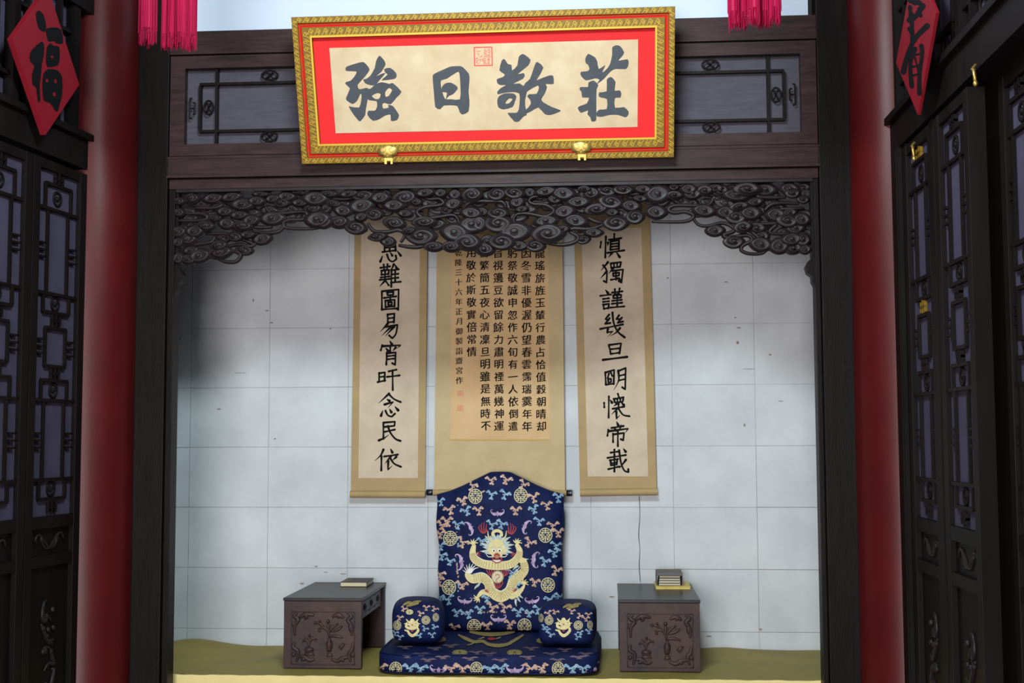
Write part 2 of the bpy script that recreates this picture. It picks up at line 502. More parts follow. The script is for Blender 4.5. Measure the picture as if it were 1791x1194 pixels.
# transom lattice panel
tr = MB()
for b in ((XL1 + .002, XR0 - .002, 3.082, 3.134), (XL1 + .002, XR0 - .002, 2.716, 2.764)):
    tr.box(b[0], b[1], 0.012, 0.07, b[2], b[3])
tr.box(XL1 + .002, -1.722, 0.012, 0.07, 2.764, 3.082).box(0.789, XR0 - .002, 0.012, 0.07, 2.764, 3.082)
trn = tr.build('transom_panel', 'wood_h', scr)
MB().box(-1.722, 0.789, 0.050, 0.062, 2.764, 3.082).build('backing_gauze', 'pane_front', trn)
def bar(x0, x1, z0, z1, y=0.026, parent=trn, nm='lattice_bar'):
    return MB().box(x0, x1, y, y + 0.018, z0, z1).build(nm, 'wood', parent)
h = 0.0055
for z in (3.018, 2.820):
    bar(-1.664, 0.727, z - h, z + h, y=0.024)
for x in (-1.592, 0.662):
    bar(x - h, x + h, 2.764, 3.082, y=0.026)
for x in (-1.662, 0.725):
    bar(x - h, x + h, 2.820 + h, 3.018 - h, y=0.025)
def oval(cx, cz, rx, rz, y=0.03, parent=trn):
    mb = MB()
    ring = []
    for k in range(25):
        a = 2 * pi * k / 24
        e = 1 + 0.12 * abs(math.cos(a)) ** 8
        ring.append((cx + rx * math.cos(a) * e, y, cz + rz * math.sin(a)))
    mb.tube(ring, 0.0042, 6, cap=False)
    for sx in (-1, 1):
        for sz in (-1, 1):
            q = [(cx + sx * rx * t * 0.62 + sx * rx * .1 * math.sin(t * 5), y, cz + sz * rz * .62 * math.sin(t * 2.2)) for t in (0, .25, .5, .75, 1)]
            mb.tube(q, 0.0034, 6)
    return mb.build('oval_ornament', 'wood', parent, smooth=True)
for cx, cz in ((-1.371, 3.05), (-1.371, 2.793), (0.434, 3.05), (0.434, 2.795)): oval(cx, cz, 0.030, 0.020)
for cx in (-1.627, 0.693): oval(cx, 2.92, 0.018, 0.029)
def bracket(cx, cz, s, parent=trn):
    mb = MB(); y = 0.03
    for pts in ([(0, 0), (1.2, 0)], [(0, -1), (0, 1)], [(0, 1), (.5, 1.15)], [(0, -1), (.5, -1.15)], [(1.2, -1.9), (1.2, 1.9)], [(1.2, 1.9), (.7, 1.95)], [(1.2, -1.9), (.7, -1.95)]):
        mb.tube([(cx + s * p[0] * 0.018, y, cz + p[1] * 0.022) for p in pts], 0.0035, 6)
    return mb.build('end_bracket', 'wood', parent)
bracket(-1.684, 2.918, -1); bracket(0.747, 2.92, 1)

# ---- pierced cloud valance
val = MB().box(XL1 + .03, XR0 - .024, 0.02, 0.07, 2.566, 2.578).build('carved_valance', 'carved', scr)
def cloud_mesh(kind):
    mb = MB(); S = 26; R = [0.001, .12, .21, .23, .29, .36, .44, .52, .6, .68, .76, .84, .92, .98, 1.0]
    for r in R:
        for k in range(S):
            a = 2 * pi * k / S
            out = 1 + .16 * abs(math.cos(a)) ** 6
            sg = {0: 0, 1: 1, 2: -1}[kind]
            ph = 2 * pi * (1.45 * r) + sg * a
            env = math.sqrt(max(0, 1 - (r * 0.97) ** 2.2))
            hgt = env * (0.66 + (0.13 if kind else 0.10) * math.cos(ph))
            if r <= .22: hgt = 1.12 if r < .2 else 1.06
            elif r <= .25: hgt *= 0.7
            ox = -.06 * (1 - r)
            mb.v.append((r * math.cos(a) * out + ox, -hgt, r * math.sin(a)))
    n = len(R)
    for i in range(n - 1):
        for k in range(S):
            a0 = i * S + k; a1 = i * S + (k + 1) % S
            mb.f.append((a0, a0 + S, a1 + S, a1))
    base = len(mb.v)
    for k in range(S):
        v = mb.v[(n - 1) * S + k]; mb.v.append((v[0] * .94, .5, v[2] * .94))
    for k in range(S):
        mb.f.append(((n - 1) * S + k, base + k, base + (k + 1) % S, (n - 1) * S + (k + 1) % S))
    mb.f.append(tuple(range(base, base + S))); mb.f.append(tuple(reversed(range(S))))
    me = bpy.data.meshes.new('cloud_head'); me.from_pydata(mb.v, [], mb.f)
    bm = bmesh.new(); bm.from_mesh(me); bmesh.ops.recalc_face_normals(bm, faces=bm.faces); bm.to_mesh(me); bm.free()
    me.polygons.foreach_set('use_smooth', [True] * len(me.polygons)); me.materials.append(M['carved'])
    return me
CM = [cloud_mesh(0), cloud_mesh(1), cloud_mesh(2)]
CA = [(340,325,65,55),(560,300,100,55),(750,295,100,50),(1055,270,80,30),(1325,285,90,50),(1475,270,50,25),(1625,320,125,75),(1180,345,70,45),(1010,370,80,50),(1280,390,70,45),(1465,390,80,40),(870,405,120,65),(200,490,55,45),(680,480,75,50),(830,518,85,45),(585,550,70,40),(955,570,80,55),(1180,550,120,75),(1600,450,80,50),(1745,445,50,45),(1650,560,120,85),(480,630,85,55),(700,605,80,60),(865,630,90,55),(365,685,85,65),(195,690,75,60),(290,770,90,65),(785,740,75,50),(655,760,80,45),(920,720,70,40),(1070,765,90,62),(620,835,80,55),(885,880,80,55),(330,885,75,45),(420,940,105,72),(630,910,115,65),(300,975,80,52),(195,965,50,60),(200,370,60,40),(195,800,50,50)]
CB = [(100,265,80,40),(305,265,90,40),(455,270,100,55),(685,260,50,40),(890,275,110,80),(1100,255,90,45),(1260,260,60,45),(1410,275,60,55),(1590,300,90,70),(630,335,90,60),(435,420,120,80),(150,400,70,40),(770,415,100,60),(1000,380,60,45),(1390,400,80,60),(70,455,50,50),(240,470,85,60),(570,505,80,60),(890,500,70,40),(1330,465,60,40),(1580,495,100,60),(30,580,90,75),(200,590,90,65),(430,535,60,45),(375,645,100,70),(780,600,100,65),(1090,590,110,60),(1590,615,125,90),(1060,735,135,90),(1410,700,130,95),(930,680,60,40),(605,740,85,45),(710,790,70,50),(1190,845,90,50),(1370,845,85,55),(1545,800,120,85),(1720,880,80,60)]
CC = [(180,290,85,65),(360,275,90,60),(520,250,55,50),(685,240,100,50),(870,250,110,70),(1090,225,60,35),(1150,295,90,65),(1330,230,90,50),(1500,195,90,50),(1700,205,80,45),(385,380,70,60),(780,350,70,50),(1025,380,110,60),(1370,380,110,70),(1575,420,90,60),(1670,345,70,35),(435,455,60,35),(190,495,95,60),(20,485,60,50),(880,480,100,70),(1220,455,110,60),(1380,490,60,40),(195,605,125,90),(-10,605,70,80),(690,580,110,60),(1000,575,110,70),(1620,535,80,70),(365,690,150,100),(715,710,145,95),(1420,600,110,75),(865,660,60,40),(230,795,115,80),(80,790,70,65),(45,875,90,65),(405,835,90,50),(575,835,90,60),(1185,700,85,45),(1075,770,65,45)]
CD = [(60,225,110,85),(220,180,40,30),(360,190,70,50),(620,180,70,40),(935,175,110,60),(1110,180,100,60),(1350,200,80,60),(520,245,70,50),(400,280,80,50),(670,245,70,55),(225,290,70,40),(830,290,120,60),(100,345,70,60),(1380,270,60,45),(860,400,80,40),(515,440,100,60),(45,455,90,65),(725,455,80,60),(970,465,90,65),(1215,480,85,65),(1350,460,60,40),(825,505,90,65),(1330,540,90,60),(1470,525,70,60),(1010,355,70,40),(895,600,75,55),(1025,615,80,55),(620,635,80,55),(1405,610,80,60),(1480,330,50,40),(1080,690,60,50),(805,745,85,60),(1070,770,95,70),(1250,785,85,75),(1385,810,75,55),(1370,720,90,60),(1480,720,60,60),(1500,820,50,45)]
n = 0
allc = []
for lst, ox, oy, s in ((CA, 280, 290, 5.97), (CB, 560, 290, 5.97), (CC, 840, 290, 5.97), (CD, 1140, 290, 5.597)):
    for cx, cy, rx, ry in lst:
        allc.append((ox + cx / s, oy + cy / s, rx / s, ry / s))
rc = random.Random(11)
for (x, y, rx, ry) in allc:
    dy = rc.uniform(-0.012, 0.012)
    p = W(x, y, 0.04 + dy)
    kk = FPX / (DCAM + 0.04 + dy)
    p.z = min(p.z, 2.567 - 1.16 * ry / kk)
    inst('cloud_head', CM[rc.choice((0, 0, 1, 2))], 'carved', val, p, (1.16 * rx / kk, 0.020 + 0.25 * rx / kk, 1.16 * ry / kk), (0, rc.uniform(-.16, .16), 0))
# a second, deeper layer filling the upper zone
tries = 0; back = []
while len(back) < 128 and tries < 4000:
    tries += 1
    x = rc.uniform(312, 1420); y0 = 338 - (x - 300) * 0.018
    # lower outline of the valance
    t = abs(x - 865) / 560
    low = 420 if t < 0.28 else (395 if t < 0.45 else (378 if t < .62 else (400 if t < .8 else 440)))
    y = rc.uniform(y0, low - 20 if t < .75 else low - 10)
    if t > .75 and t < .95 and y > 355 + (t - .7) * 330: continue
    if any((x - a) ** 2 / 330 + (y - b) ** 2 / 80 < 1 for a, b in back): continue
    back.append((x, y))
    rx = rc.uniform(11, 19); p = W(x, y, 0.062); kk = FPX / (DCAM + .062); p.z = min(p.z, 2.567 - .64 * rx / kk)
    inst('cloud_head', CM[rc.choice((0, 1, 2))], 'carved', val, p, (rx / kk, 0.016, rx * .62 / kk), (0, rc.uniform(-.3, .3), 0))
TA = [[(180,500),(430,500),(500,540),(430,570),(180,572)],[(1100,430),(1160,490),(1300,495),(1490,480),(1540,520),(1490,560),(1350,565),(1290,600),(1330,650),(1600,655),(1740,620)],[(960,680),(1120,700),(1250,680),(1310,600)],[(480,710),(690,710),(740,760),(880,775),(1000,830)],[(250,830),(430,815),(550,790),(570,740)],[(590,960),(680,1000),(790,1000),(845,940),(800,900),(720,885)],[(680,850),(830,822),(950,840),(1010,800)],[(370,440),(560,440),(650,410),(600,370)],[(970,590),(1000,640),(1170,640)],[(760,650),(800,690),(900,710)]]
TB = [[(100,340),(250,350),(400,320),(520,350),(560,420)],[(500,600),(560,680),(700,690),(820,670),(885,720),(840,800)],[(820,830),(1000,850),(1130,820)],[(1080,330),(1150,350),(1240,345),(1290,390),(1230,415),(1100,430),(1010,480),(1080,545),(1200,540),(1380,515),(1440,560),(1450,620)],[(1510,430),(1560,385),(1680,370),(1800,370)],[(340,480),(400,500),(480,480)]]
TC = [[(0,375),(220,375),(270,440)],[(740,310),(560,325),(510,370),(560,400),(680,410),(770,470),(680,530),(500,500),(390,505),(350,560),(370,620)],[(1280,300),(1400,280),(1600,300),(1740,270)],[(920,690),(970,655),(1150,660),(1290,610)],[(660,800),(850,825),(990,795),(1020,740),(930,690)],[(1120,540),(1200,580),(1290,600)]]
TD = [[(600,320),(560,380),(420,390),(230,390),(160,430),(220,460),(330,450),(410,490),(350,540),(200,550),(0,545)],[(400,500),(450,570),(540,590),(690,560),(790,600),(800,640),(700,680),(760,705),(930,680),(980,730),(890,780),(880,830),(960,860),(1080,855),(1140,800)],[(940,520),(980,570),(1100,570),(1220,570),(1150,640),(1200,665),(1380,660)],[(1100,240),(1030,290),(1080,310),(1310,310)],[(1440,370),(1200,370),(1100,440)],[(1240,425),(1490,415)],[(760,430),(800,540),(880,560)],[(980,650),(1040,700),(1060,740)]]
for lst, ox, oy, s in ((TA, 280, 290, 5.97), (TB, 560, 290, 5.97), (TC, 840, 290, 5.97), (TD, 1140, 290, 5.597)):
    for t in lst:
        q = cr_sample([(ox + a / s, oy + b / s) for a, b in t], 6); m = len(q)
        MB().tube([W(a, b, 0.045) for a, b in q], [0.0062 + .0030 * math.sin(pi * i / (m - 1)) for i in range(m)], 8, flat=1.5).build('scroll_tendril', 'carved', val, smooth=True)
# little drop finials on the posts beneath the valance
for sx, X0 in ((1, XL1 + .027), (-1, XR0 - .021)):
    poly = [(0, 2.26), (.022, 2.25), (.036, 2.225), (.030, 2.20), (.012, 2.185), (.012, 2.165), (.0, 2.14)]
    MB().prism([(X0 + sx * a, b) for a, b in poly], lambda p: (p[0], .075, p[1]), lambda p: (p[0], .022, p[1])).build('corner_drop', 'wood', scr)
    MB().box(min(X0, X0 + sx * .012), max(X0, X0 + sx * .012), 0.03, 0.07, 2.255, 2.566).build('side_rail', 'wood', scr)

# white paper above the screen; its brightness is put in as emission
w1 = MB().box(-1.785, 0.828, 0.04, 0.05, 3.236, 3.9).build('glow_paper_panel', 'glow'); props(w1, 'white paper surface with added glow above the wooden screen', 'paper panel', kind='structure')

# ================================================================== COLUMNS
def column(X, lab):
    mb = MB()
    prof = [(0, .19), (.04, .19), (.06, .182), (2.0, .180), (4.05, .172)]
    mb.tube([(X, -0.02, z) for z, r in prof], [r for z, r in prof], 48, flat_axis=Vector((1, 0, 0)))
    o = mb.build('red_column', 'red_col', None, smooth='auto')
    return props(o, lab, 'column')
column(-2.085, 'round red lacquered column left of the wooden screen')
column(1.147, 'round red lacquered column right of the wooden screen')

# ================================================================== SIDE PARTITIONS
def side(side_name, P0, dirv, nrm, leaves, far_post, lab):
    P0 = Vector(P0); dirv = Vector(dirv).normalized(); nrm = Vector(nrm).normalized(); up = Vector((0, 0, 1))
    def pt(u, z, o=0.0): return P0 + dirv * u + up * z + nrm * o
    def bx(mb, u0, u1, z0, z1, o0, o1):
        c = pt((u0 + u1) / 2, (z0 + z1) / 2, (o0 + o1) / 2)
        return mb.obox(c, dirv * (u1 - u0) / 2, nrm * (o1 - o0) / 2, up * (z1 - z0) / 2)
    wl = bx(MB(), -0.05, 3.2, 2.62, 2.735, -0.06, 0.0).build('wall_' + side_name + '_header', 'side_wood')
    props(wl, lab + ' header beam', 'wall', kind='structure')
    bx(MB(), -0.05, 3.2, 2.735, 2.76, -0.04, 0.02).build('molding', 'side_wood', wl)
    bx(MB(), -0.05, 3.2, 3.25, 3.36, -0.06, 0.01).build('upper_rail', 'side_wood', wl)
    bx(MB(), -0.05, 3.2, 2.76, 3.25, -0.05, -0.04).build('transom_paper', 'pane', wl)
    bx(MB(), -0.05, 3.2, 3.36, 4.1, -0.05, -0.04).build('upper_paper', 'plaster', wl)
    u = 0.12
    for k in range(6):
        uu = u + k * 0.42
        bx(MB(), uu - .02, uu + .02, 2.76, 3.25, -0.04, 0.0).build('transom_post', 'side_wood', wl)
        for z in (2.86, 3.14): bx(MB(), uu + .02, uu + .40, z - .007, z + .007, -0.035, -.012).build('lattice_bar', 'side_wood', wl)
        for q in (.10, .32): bx(MB(), uu + q - .007, uu + q + .007, 2.76, 3.25, -0.034, -.011).build('lattice_bar', 'side_wood', wl)
        mb = MB(); c = pt(uu + .21, 2.81, -.02)
        mb.tube([c + dirv * .03 * math.cos(2 * pi * i / 16) + up * .03 * math.sin(2 * pi * i / 16) for i in range(17)], .005, 6, cap=False).build('ring_ornament', 'side_wood', wl, smooth=True)
    # jamb beside the column with its thin mouldings
    bx(MB(), far_post[0], far_post[1], 0, 2.62, -0.07, 0.0).build('jamb', 'side_wood', wl)
    bx(MB(), far_post[1] - .022, far_post[1] - .012, 0, 2.62, 0.0, 0.01).build('jamb_bead', 'side_wood', wl)
    bx(MB(), far_post[1] - .008, far_post[1], 0, 2.62, 0.0, 0.006).build('jamb_bead', 'side_wood', wl)
    out = []
    for li, (u0, wd, off, llab) in enumerate(leaves):
        L = root('lattice_door', pt(u0 + wd / 2, 0, off - .02), llab, 'door', 'folding lattice doors of the side partitions')
        th0, th1 = off - 0.055, off
        for a, b in ((u0, u0 + .048), (u0 + wd - .048, u0 + wd)):
            bx(MB(), a + .001, b, 0.02, 2.60, th0, th1).build('stile', 'side_wood', L, bevel=0.002)
        A, B = u0 + .048, u0 + wd - .048
        for z0, z1 in ((2.565, 2.60), (1.225, 1.27), (1.085, 1.125), (0.02, 0.12)):
            bx(MB(), A, B, z0, z1, th0 + .004, th1 - .002).build('rail', 'side_wood', L)
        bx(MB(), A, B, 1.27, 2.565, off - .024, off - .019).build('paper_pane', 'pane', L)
        wp = bx(MB(), A, B, 1.125, 1.225, off - .04, off - .02).build('waist_panel', 'side_wood', L)
        bp = bx(MB(), A, B, .12, 1.085, off - .04, off - .02).build('lower_panel', 'side_wood', L)
        # carved relief on the panels
        mb = MB(); rr = random.Random(5)
        cu = (A + B) / 2
        for s in (-1, 1):
            q = [pt(cu + s * (.10 * math.cos(t * 2.6)) * (1 - t * .3), 1.175 + .028 * math.sin(t * 7), off - .018) for t in [i / 12 for i in range(13)]]
            mb.tube(q, .006, 6, flat_axis=nrm)
        mb.build('carved_relief', 'carved', wp, smooth=True)
        mb = MB()
        for k in range(9):
            zz = .95 - k * .085
            q = [pt(cu + .09 * math.sin(k * 1.3 + t * 4) * (.4 + k * .07), zz - .09 * t + .02 * math.sin(t * 9), off - .018) for t in [i / 10 for i in range(11)]]
            mb.tube(q, [.004 + .006 * math.sin(pi * i / 10) for i in range(11)], 6, flat_axis=nrm)
            for _ in range(5):
                c = pt(cu + rr.uniform(-.07, .07) * (.5 + k * .07), zz - rr.uniform(0, .07), off - .018)
                mb.ellipsoid(c, .012, .009, .012, 6, 4)
        mb.build('carved_relief', 'carved', bp, smooth=True)
        lb = []
        a1, b1 = A + .012, B - .012
        C0, C1 = cu - .072, cu + .072
        o0, o1 = off - .018, off - .006
        def hb(z, x0, x1): bx(MB(), x0, x1, z - .006, z + .006, o0, o1).build('lattice_bar', 'side_wood', L)
        def vb(x, z0, z1): bx(MB(), x - .006, x + .006, z0, z1, o0 + .001, o1 - .001).build('lattice_bar', 'side_wood', L)
        for z in (2.42, 2.10, 1.70, 1.405): hb(z, A, B)
        for z in (2.515, 2.03, 1.775, 1.333): hb(z, C0 - .02, C1 + .02)
        for z in (1.972, 1.828): hb(z, C0, C1)
        for x in (C0, C1):
            vb(x, 2.10, 2.42); vb(x, 1.405, 1.70); vb(x, 1.828, 1.972)
            e = -.02 if x < cu else .02
            for z0, z1 in ((2.42, 2.515), (2.03, 2.10), (1.70, 1.775), (1.333, 1.405)): vb(x + e, z0, z1)
        for z in (2.467, 2.065, 1.738, 1.369):
            mb = MB()
            mb.tube([pt(cu + .026 * math.cos(2 * pi * i / 16), z + .026 * math.sin(2 * pi * i / 16), off - .018) for i in range(17)], .006, 6, cap=False)
            mb.ellipsoid(pt(cu, z, off - .02), .012, .012, .012, 8, 6)
            mb.build('ring_ornament', 'side_wood', L, smooth=True)
        for z in (2.54, 2.0, 1.80, 1.30):
            mb = MB()
            bx(mb, cu - .03, cu + .03, z - .004, z + .004, o0, o1); bx(mb, cu - .03, cu - .022, z - .018, z + .018, o0, o1)
            bx(mb, cu + .022, cu + .03, z - .018, z + .018, o0, o1); bx(mb, cu - .004, cu + .004, z - .025, z + .025, o0, o1)
            mb.build('key_ornament', 'gold' if (side_name[0] == 'r' and li == 0 and z > 1.9) else 'side_wood', L)
        for s_, x in ((-1, (A + C0) / 2), (1, (B + C1) / 2)):
            for z in (2.26, 1.9, 1.55):
                mb = MB()
                bx(mb, x - .016, x + .016, z - .03, z - .022, o0, o1); bx(mb, x - .016, x + .016, z + .022, z + .03, o0, o1)
                bx(mb, x - .018, x + .018, z - .004, z + .004, o0, o1)
                mb.build('key_ornament', 'side_wood', L)
        out.append(L)
    return pt, bx, wl

thl = math.radians(6.2)
PL, DL, NL = (-2.04, -.17, 0), (-math.sin(thl), -math.cos(thl), 0), (math.cos(thl), -math.sin(thl), 0)
PR, DR, NR = (1.09, -.17, 0), (0, -1, 0), (-1, 0, 0)
ptL, bxL, wlL = side('left_side', PL, DL, NL,
    [(.022, .385, 0, 'dark lattice door of the left partition, next to the red column'),
     (.412, .385, 0, 'dark lattice door at the left edge of the photo, nearer than its neighbour')], (-.05, .018), 'left partition')
ptR, bxR, wlR = side('right_side', PR, DR, NR,
    [(.205, .40, 0, 'dark lattice door of the right partition, next to the red column'),
     (.655, .39, 0, 'dark lattice door of the right partition with its pale narrow end facing out'),
     (1.10, .32, -.075, 'dark lattice door at the right edge of the photo, nearest and partly cut off')], (-.05, .15), 'right partition')
bxR(MB(), .15, .203, 0, 2.62, -.06, -.01).build('jamb', 'side_wood', wlR)
bxR(MB(), .607, .652, 0, 2.60, -.05, .004).build('jamb', 'side_wood', wlR)
MB().box(1.40, 1.46, -4, -.17, 0, 4.1).build('wall_right_outer', 'ceil')['kind'] = 'structure'
# brass latches
for i, (u, z, lab) in enumerate(((1.19, 2.60, 'small bent brass latch on the nearest right lattice door'), (.44, 2.545, 'small brass latch above the lattice door next to the right column'))):
    mb = MB(); o = .006
    mb.tube([ptR(u - .02, z + .03, o), ptR(u - .015, z + .015, o + .012), ptR(u, z + .01, o + .012), ptR(u + .005, z - .03, o + .01)], .005, 8)
    mb.ellipsoid(ptR(u + .005, z - .032, o + .01), .007, .007, .009, 8, 6)
    props(mb.build('brass_latch', 'brass', None, smooth=True), lab, 'latch')

# ---- red diamond boards with brush characters
def diamond(cor, pfun, nrm, dv, lab, glyph_draw, o_off, thick, P0):
    nrm = Vector(nrm).normalized(); dv = Vector(dv); up = Vector((0, 0, 1))
    p0 = Vector(P0) + nrm * o_off
    C = [on_plane(x, y, p0, nrm) for x, y in cor]
    ctr = sum(C, Vector()) / 4
    t = root('diamond_board', ctr - nrm * thick / 2, lab, 'wall board', 'red diamond boards on the side partitions')
    mb = MB(); b = [c - nrm * thick for c in C]
    mb.add(C + b, [(0, 1, 2, 3), (7, 6, 5, 4), (0, 4, 5, 1), (1, 5, 6, 2), (2, 6, 7, 3), (3, 7, 4, 0)]).build('board', 'diamond_red', t, bevel=.001)
    dr = Draw(plane_surf(p0, nrm), lift=.0008)
    glyph_draw(dr); dr.build('brush_character', 'ink', t)
    # hanging cord
    MB().tube([C[3] - nrm * thick / 2, C[3] + up * .12 - nrm * thick / 2], .002, 6).build('cord', 'diamond_red', t)
    return t
def fu(dr):
    s, ox, oy = 3.98, 0, 0
    P = lambda l: [(ox + a / s, oy + b / s) for a, b in l]
    dr.poly(P([(250,90),(270,72),(300,100),(318,160),(318,210),(300,222),(270,200),(252,140)]))
    dr.poly(P([(205,385),(222,345),(285,290),(305,310),(305,380),(290,450),(285,520),(275,600),(280,700),(262,705),(250,610),(225,590),(220,520),(238,460),(210,430)]))
    dr.poly(P([(320,200),(370,190),(425,205),(438,300),(400,305),(370,285),(335,290),(322,240)]))
    dr.poly(P([(325,330),(350,300),(370,318),(410,325),(415,400),(402,455),(330,468),(318,420)]), [P([(355,385),(370,390),(368,405),(353,402)])])
    dr.poly(P([(298,520),(335,480),(400,490),(432,540),(432,660),(415,725),(400,778),(375,760),(350,720),(305,700),(293,620)]),
            [P([(318,550),(335,552),(333,572),(318,570)]), P([(376,552),(394,556),(392,580),(378,575)]), P([(368,642),(386,645),(384,672),(368,665)])])
def shou_char(dr):
    strokes(dr, '340,-20 400,20; 370,5 430,20 w34; 455,40 400,120 360,140 w36; 365,50 370,120 w28; 430,60 440,110 w24; 375,100 385,290 w34; 485,180 400,270 350,380 320,500 w36; 360,200 400,280 w26; 445,320 450,380 432,520 432,650 w30; 400,340 368,440 378,600 w30; 395,380 445,375 w18; 385,465 430,455 w16; 385,525 430,515 w18; 400,400 425,500 w14', 1500, 0, 3.98, 34)
PLv, NLv = Vector(PL), Vector(NL)
diamond([(22, 68), (80, 236), (139, 148), (84, -22)], None, NL, DL, 'red diamond board hanging on the left partition with one heavy black character', fu, .06, .022, PL)
diamond([(1637, 22), (1605, 201), (1567, 110), (1600, -70)], None, NR, DR, 'red diamond board hanging on the right partition with one cursive black character', shou_char, .06, .011, PR)

# ================================================================== PLAQUE
AL = math.radians(15.7)
pn = Vector((0, -math.cos(AL), -math.sin(AL)))
pp = W(853, 281, -0.035)
def ps(L=0.0):
    p0 = pp + pn * L
    return lambda q: on_plane(q[0], q[1], p0, pn)
pq = root('calligraphy_plaque', pp + Vector((0, .02, 0)), 'gilt framed plaque with four bold black characters, leaning out above the alcove', 'plaque')
def quad_ring(outer, inner, L1, L0, name, m, parent, bev=0.0):
    f1, f0 = ps(L1), (lambda p: p - pn * (L1 - L0))
    o1 = [f1(q) for q in outer]; i1 = [f1(q) for q in inner]
    o0 = [f0(p) for p in o1]; i0 = [f0(p) for p in i1]
    mb = MB(); mb.v = [tuple(v) for v in o1 + i1 + o0 + i0]
    for i in range(4):
        j = (i + 1) % 4
        mb.f += [(i, j, 4 + j, 4 + i), (8 + i, 12 + i, 12 + j, 8 + j), (i, 8 + i, 8 + j, j), (4 + i, 4 + j, 12 + j, 12 + i)]
    return mb.build(name, m, parent, bevel=bev)
Q = lambda k: [(a + (c - a) * k, b + (d - b) * k) for (a, b), (c, d) in zip(QO, QM)]
QO = [(509, 30), (1181, 11), (1179, 275), (528, 287)]
QM = [(545, 66), (1146, 48), (1145, 240), (559, 252)]
QP = [(576, 84), (1116, 69), (1115, 222), (587, 233)]
frm = quad_ring(QO, Q(.31), .024, -.02, 'outer_frame', 'gold', pq, .002)
quad_ring(Q(.31), Q(.50), .016, -.015, 'red_border', 'red_line', pq)
quad_ring(Q(.37), Q(.40), .0185, .015, 'gilt_bead', 'gold', pq)
inn = quad_ring(Q(.50), QM, .022, -.015, 'inner_frame', 'gold', pq, .002)
inl = quad_ring(Q(.90), QM, .0245, .02, 'inner_lip', 'gold_hi', pq)
f = ps(0.0)
def slab(quad, L1, th, name, m, parent):
    a = [ps(L1)(q) for q in quad]; b = [p - pn * th for p in a]
    return MB().add(a + b, [(0, 1, 2, 3), (7, 6, 5, 4), (0, 4, 5, 1), (1, 5, 6, 2), (2, 6, 7, 3), (3, 7, 4, 0)]).build(name, m, parent)
slab([(a, b) for a, b in Q(.94)], .002, .02, 'red_mat', 'red_mat', pq)
pap = slab(QP, .004, .0015, 'paper', 'paper_aged', pq)
def psurf(L0):
    return lambda px, py, L=0.0: on_plane(px, py, pp + pn * L0, pn) + pn * L
# gilt wave relief along the two gold bands
def wave_band(qa, qb, name, parent, L0, r):
    dr = Draw(psurf(L0), .0006)
    for i in range(4):
        a0, a1, b0, b1 = qa[i], qa[(i + 1) % 4], qb[i], qb[(i + 1) % 4]
        l = math.hypot(a1[0] - a0[0], a1[1] - a0[1]); nn = max(2, int(l / 13.5))
        ux, uy = (a1[0] - a0[0]) / l, (a1[1] - a0[1]) / l
        wx = math.hypot(b0[0] - a0[0], b0[1] - a0[1]) * .7; vx, vy = -uy, ux
        for k in range(nn):
            t = (k + .5) / nn
            cx = (a0[0] * (1 - t) + a1[0] * t + b0[0] * (1 - t) + b1[0] * t) / 2; cy = (a0[1] * (1 - t) + a1[1] * t + b0[1] * (1 - t) + b1[1] * t) / 2
            g = lambda s_, q_: (cx + ux * s_ + vx * q_, cy + uy * s_ + vy * q_, .9)
            R = wx * r
            dr.ribbon([g(-5.2, R * .9), g(-2, R * .2), g(0, -R * .7), g(2.4, -R * .75), g(3, 0), g(1.4, R * .35), g(.6, -.1 * R)], 3, 2)
            dr.ribbon([g(1.5, R * .9), g(4.4, R * .3), g(5.6, -R * .5)], 2, 2)
    o = dr.build(name, 'gold_hi', parent); o['kind'] = 'stuff'
wave_band(QO, Q(.31), 'wave_relief', frm, .0243, .42)
wave_band(Q(.52), Q(.92), 'wave_relief', inn, .0223, .45)
for qa, k0, nmr in ((0.03, .05, frm),):
    pass

c1 = lambda l: [(500 + a / 3.98, b / 3.98) for a, b in l]
c2 = lambda l: [(840 + a / 3.98, b / 3.98) for a, b in l]
PS = psurf(.004)
dr = Draw(PS)
dr.poly(c1([(415,480),(425,462),(515,434),(545,434),(570,460),(583,488),(545,540),(500,590),(510,620),(540,616),(573,614),(568,700),(557,760),(553,800),(520,843),(505,838),(470,795),(438,742),(452,742),(510,748),(524,700),(527,660),(518,655),(497,700),(465,724),(425,700),(420,680),(445,620),(438,606),(412,580),(425,568),(450,562),(475,535),(490,510),(488,497),(440,495),(418,492)]))
dr.poly(c1([(628,425),(650,387),(675,408),(691,432),(692,455),(665,500),(628,530),(665,514),(694,508),(660,550),(622,592),(590,593),(553,580),(538,553),(555,550),(585,530),(618,475)]))
dr.poly(c1([(685,480),(727,472),(768,508),(770,535),(752,550),(666,560),(690,535),(708,518),(692,505)]))
dr.poly(c1([(560,625),(590,617),(625,585),(665,572),(700,578),(722,584),(745,578),(805,638),(770,680),(730,726),(690,716),(672,725),(678,755),(715,748),(712,728),(745,738),(770,770),(788,802),(775,835),(740,843),(730,835),(728,797),(690,805),(650,830),(605,840),(568,800),(575,770),(620,770),(635,740),(632,705),(600,700),(568,690)]),
        [c1([(598,668),(635,648),(660,655),(650,685),(625,690)]), c1([(692,640),(718,612),(740,628),(715,668),(694,672)])])
dr.build('brush_character', 'ink_grey', pap)
dr = Draw(PS)
dr.poly(c1([(1030,515),(1105,480),(1150,462),(1215,460),(1240,475),(1275,515),(1278,560),(1272,640),(1278,700),(1272,775),(1230,797),(1210,780),(1195,740),(1165,733),(1100,735),(1075,760),(1040,745),(1030,640),(1022,545)]),
        [c1([(1080,560),(1120,548),(1192,502),(1208,510),(1215,600),(1212,690),(1150,690),(1108,688),(1090,640),(1080,600)])])
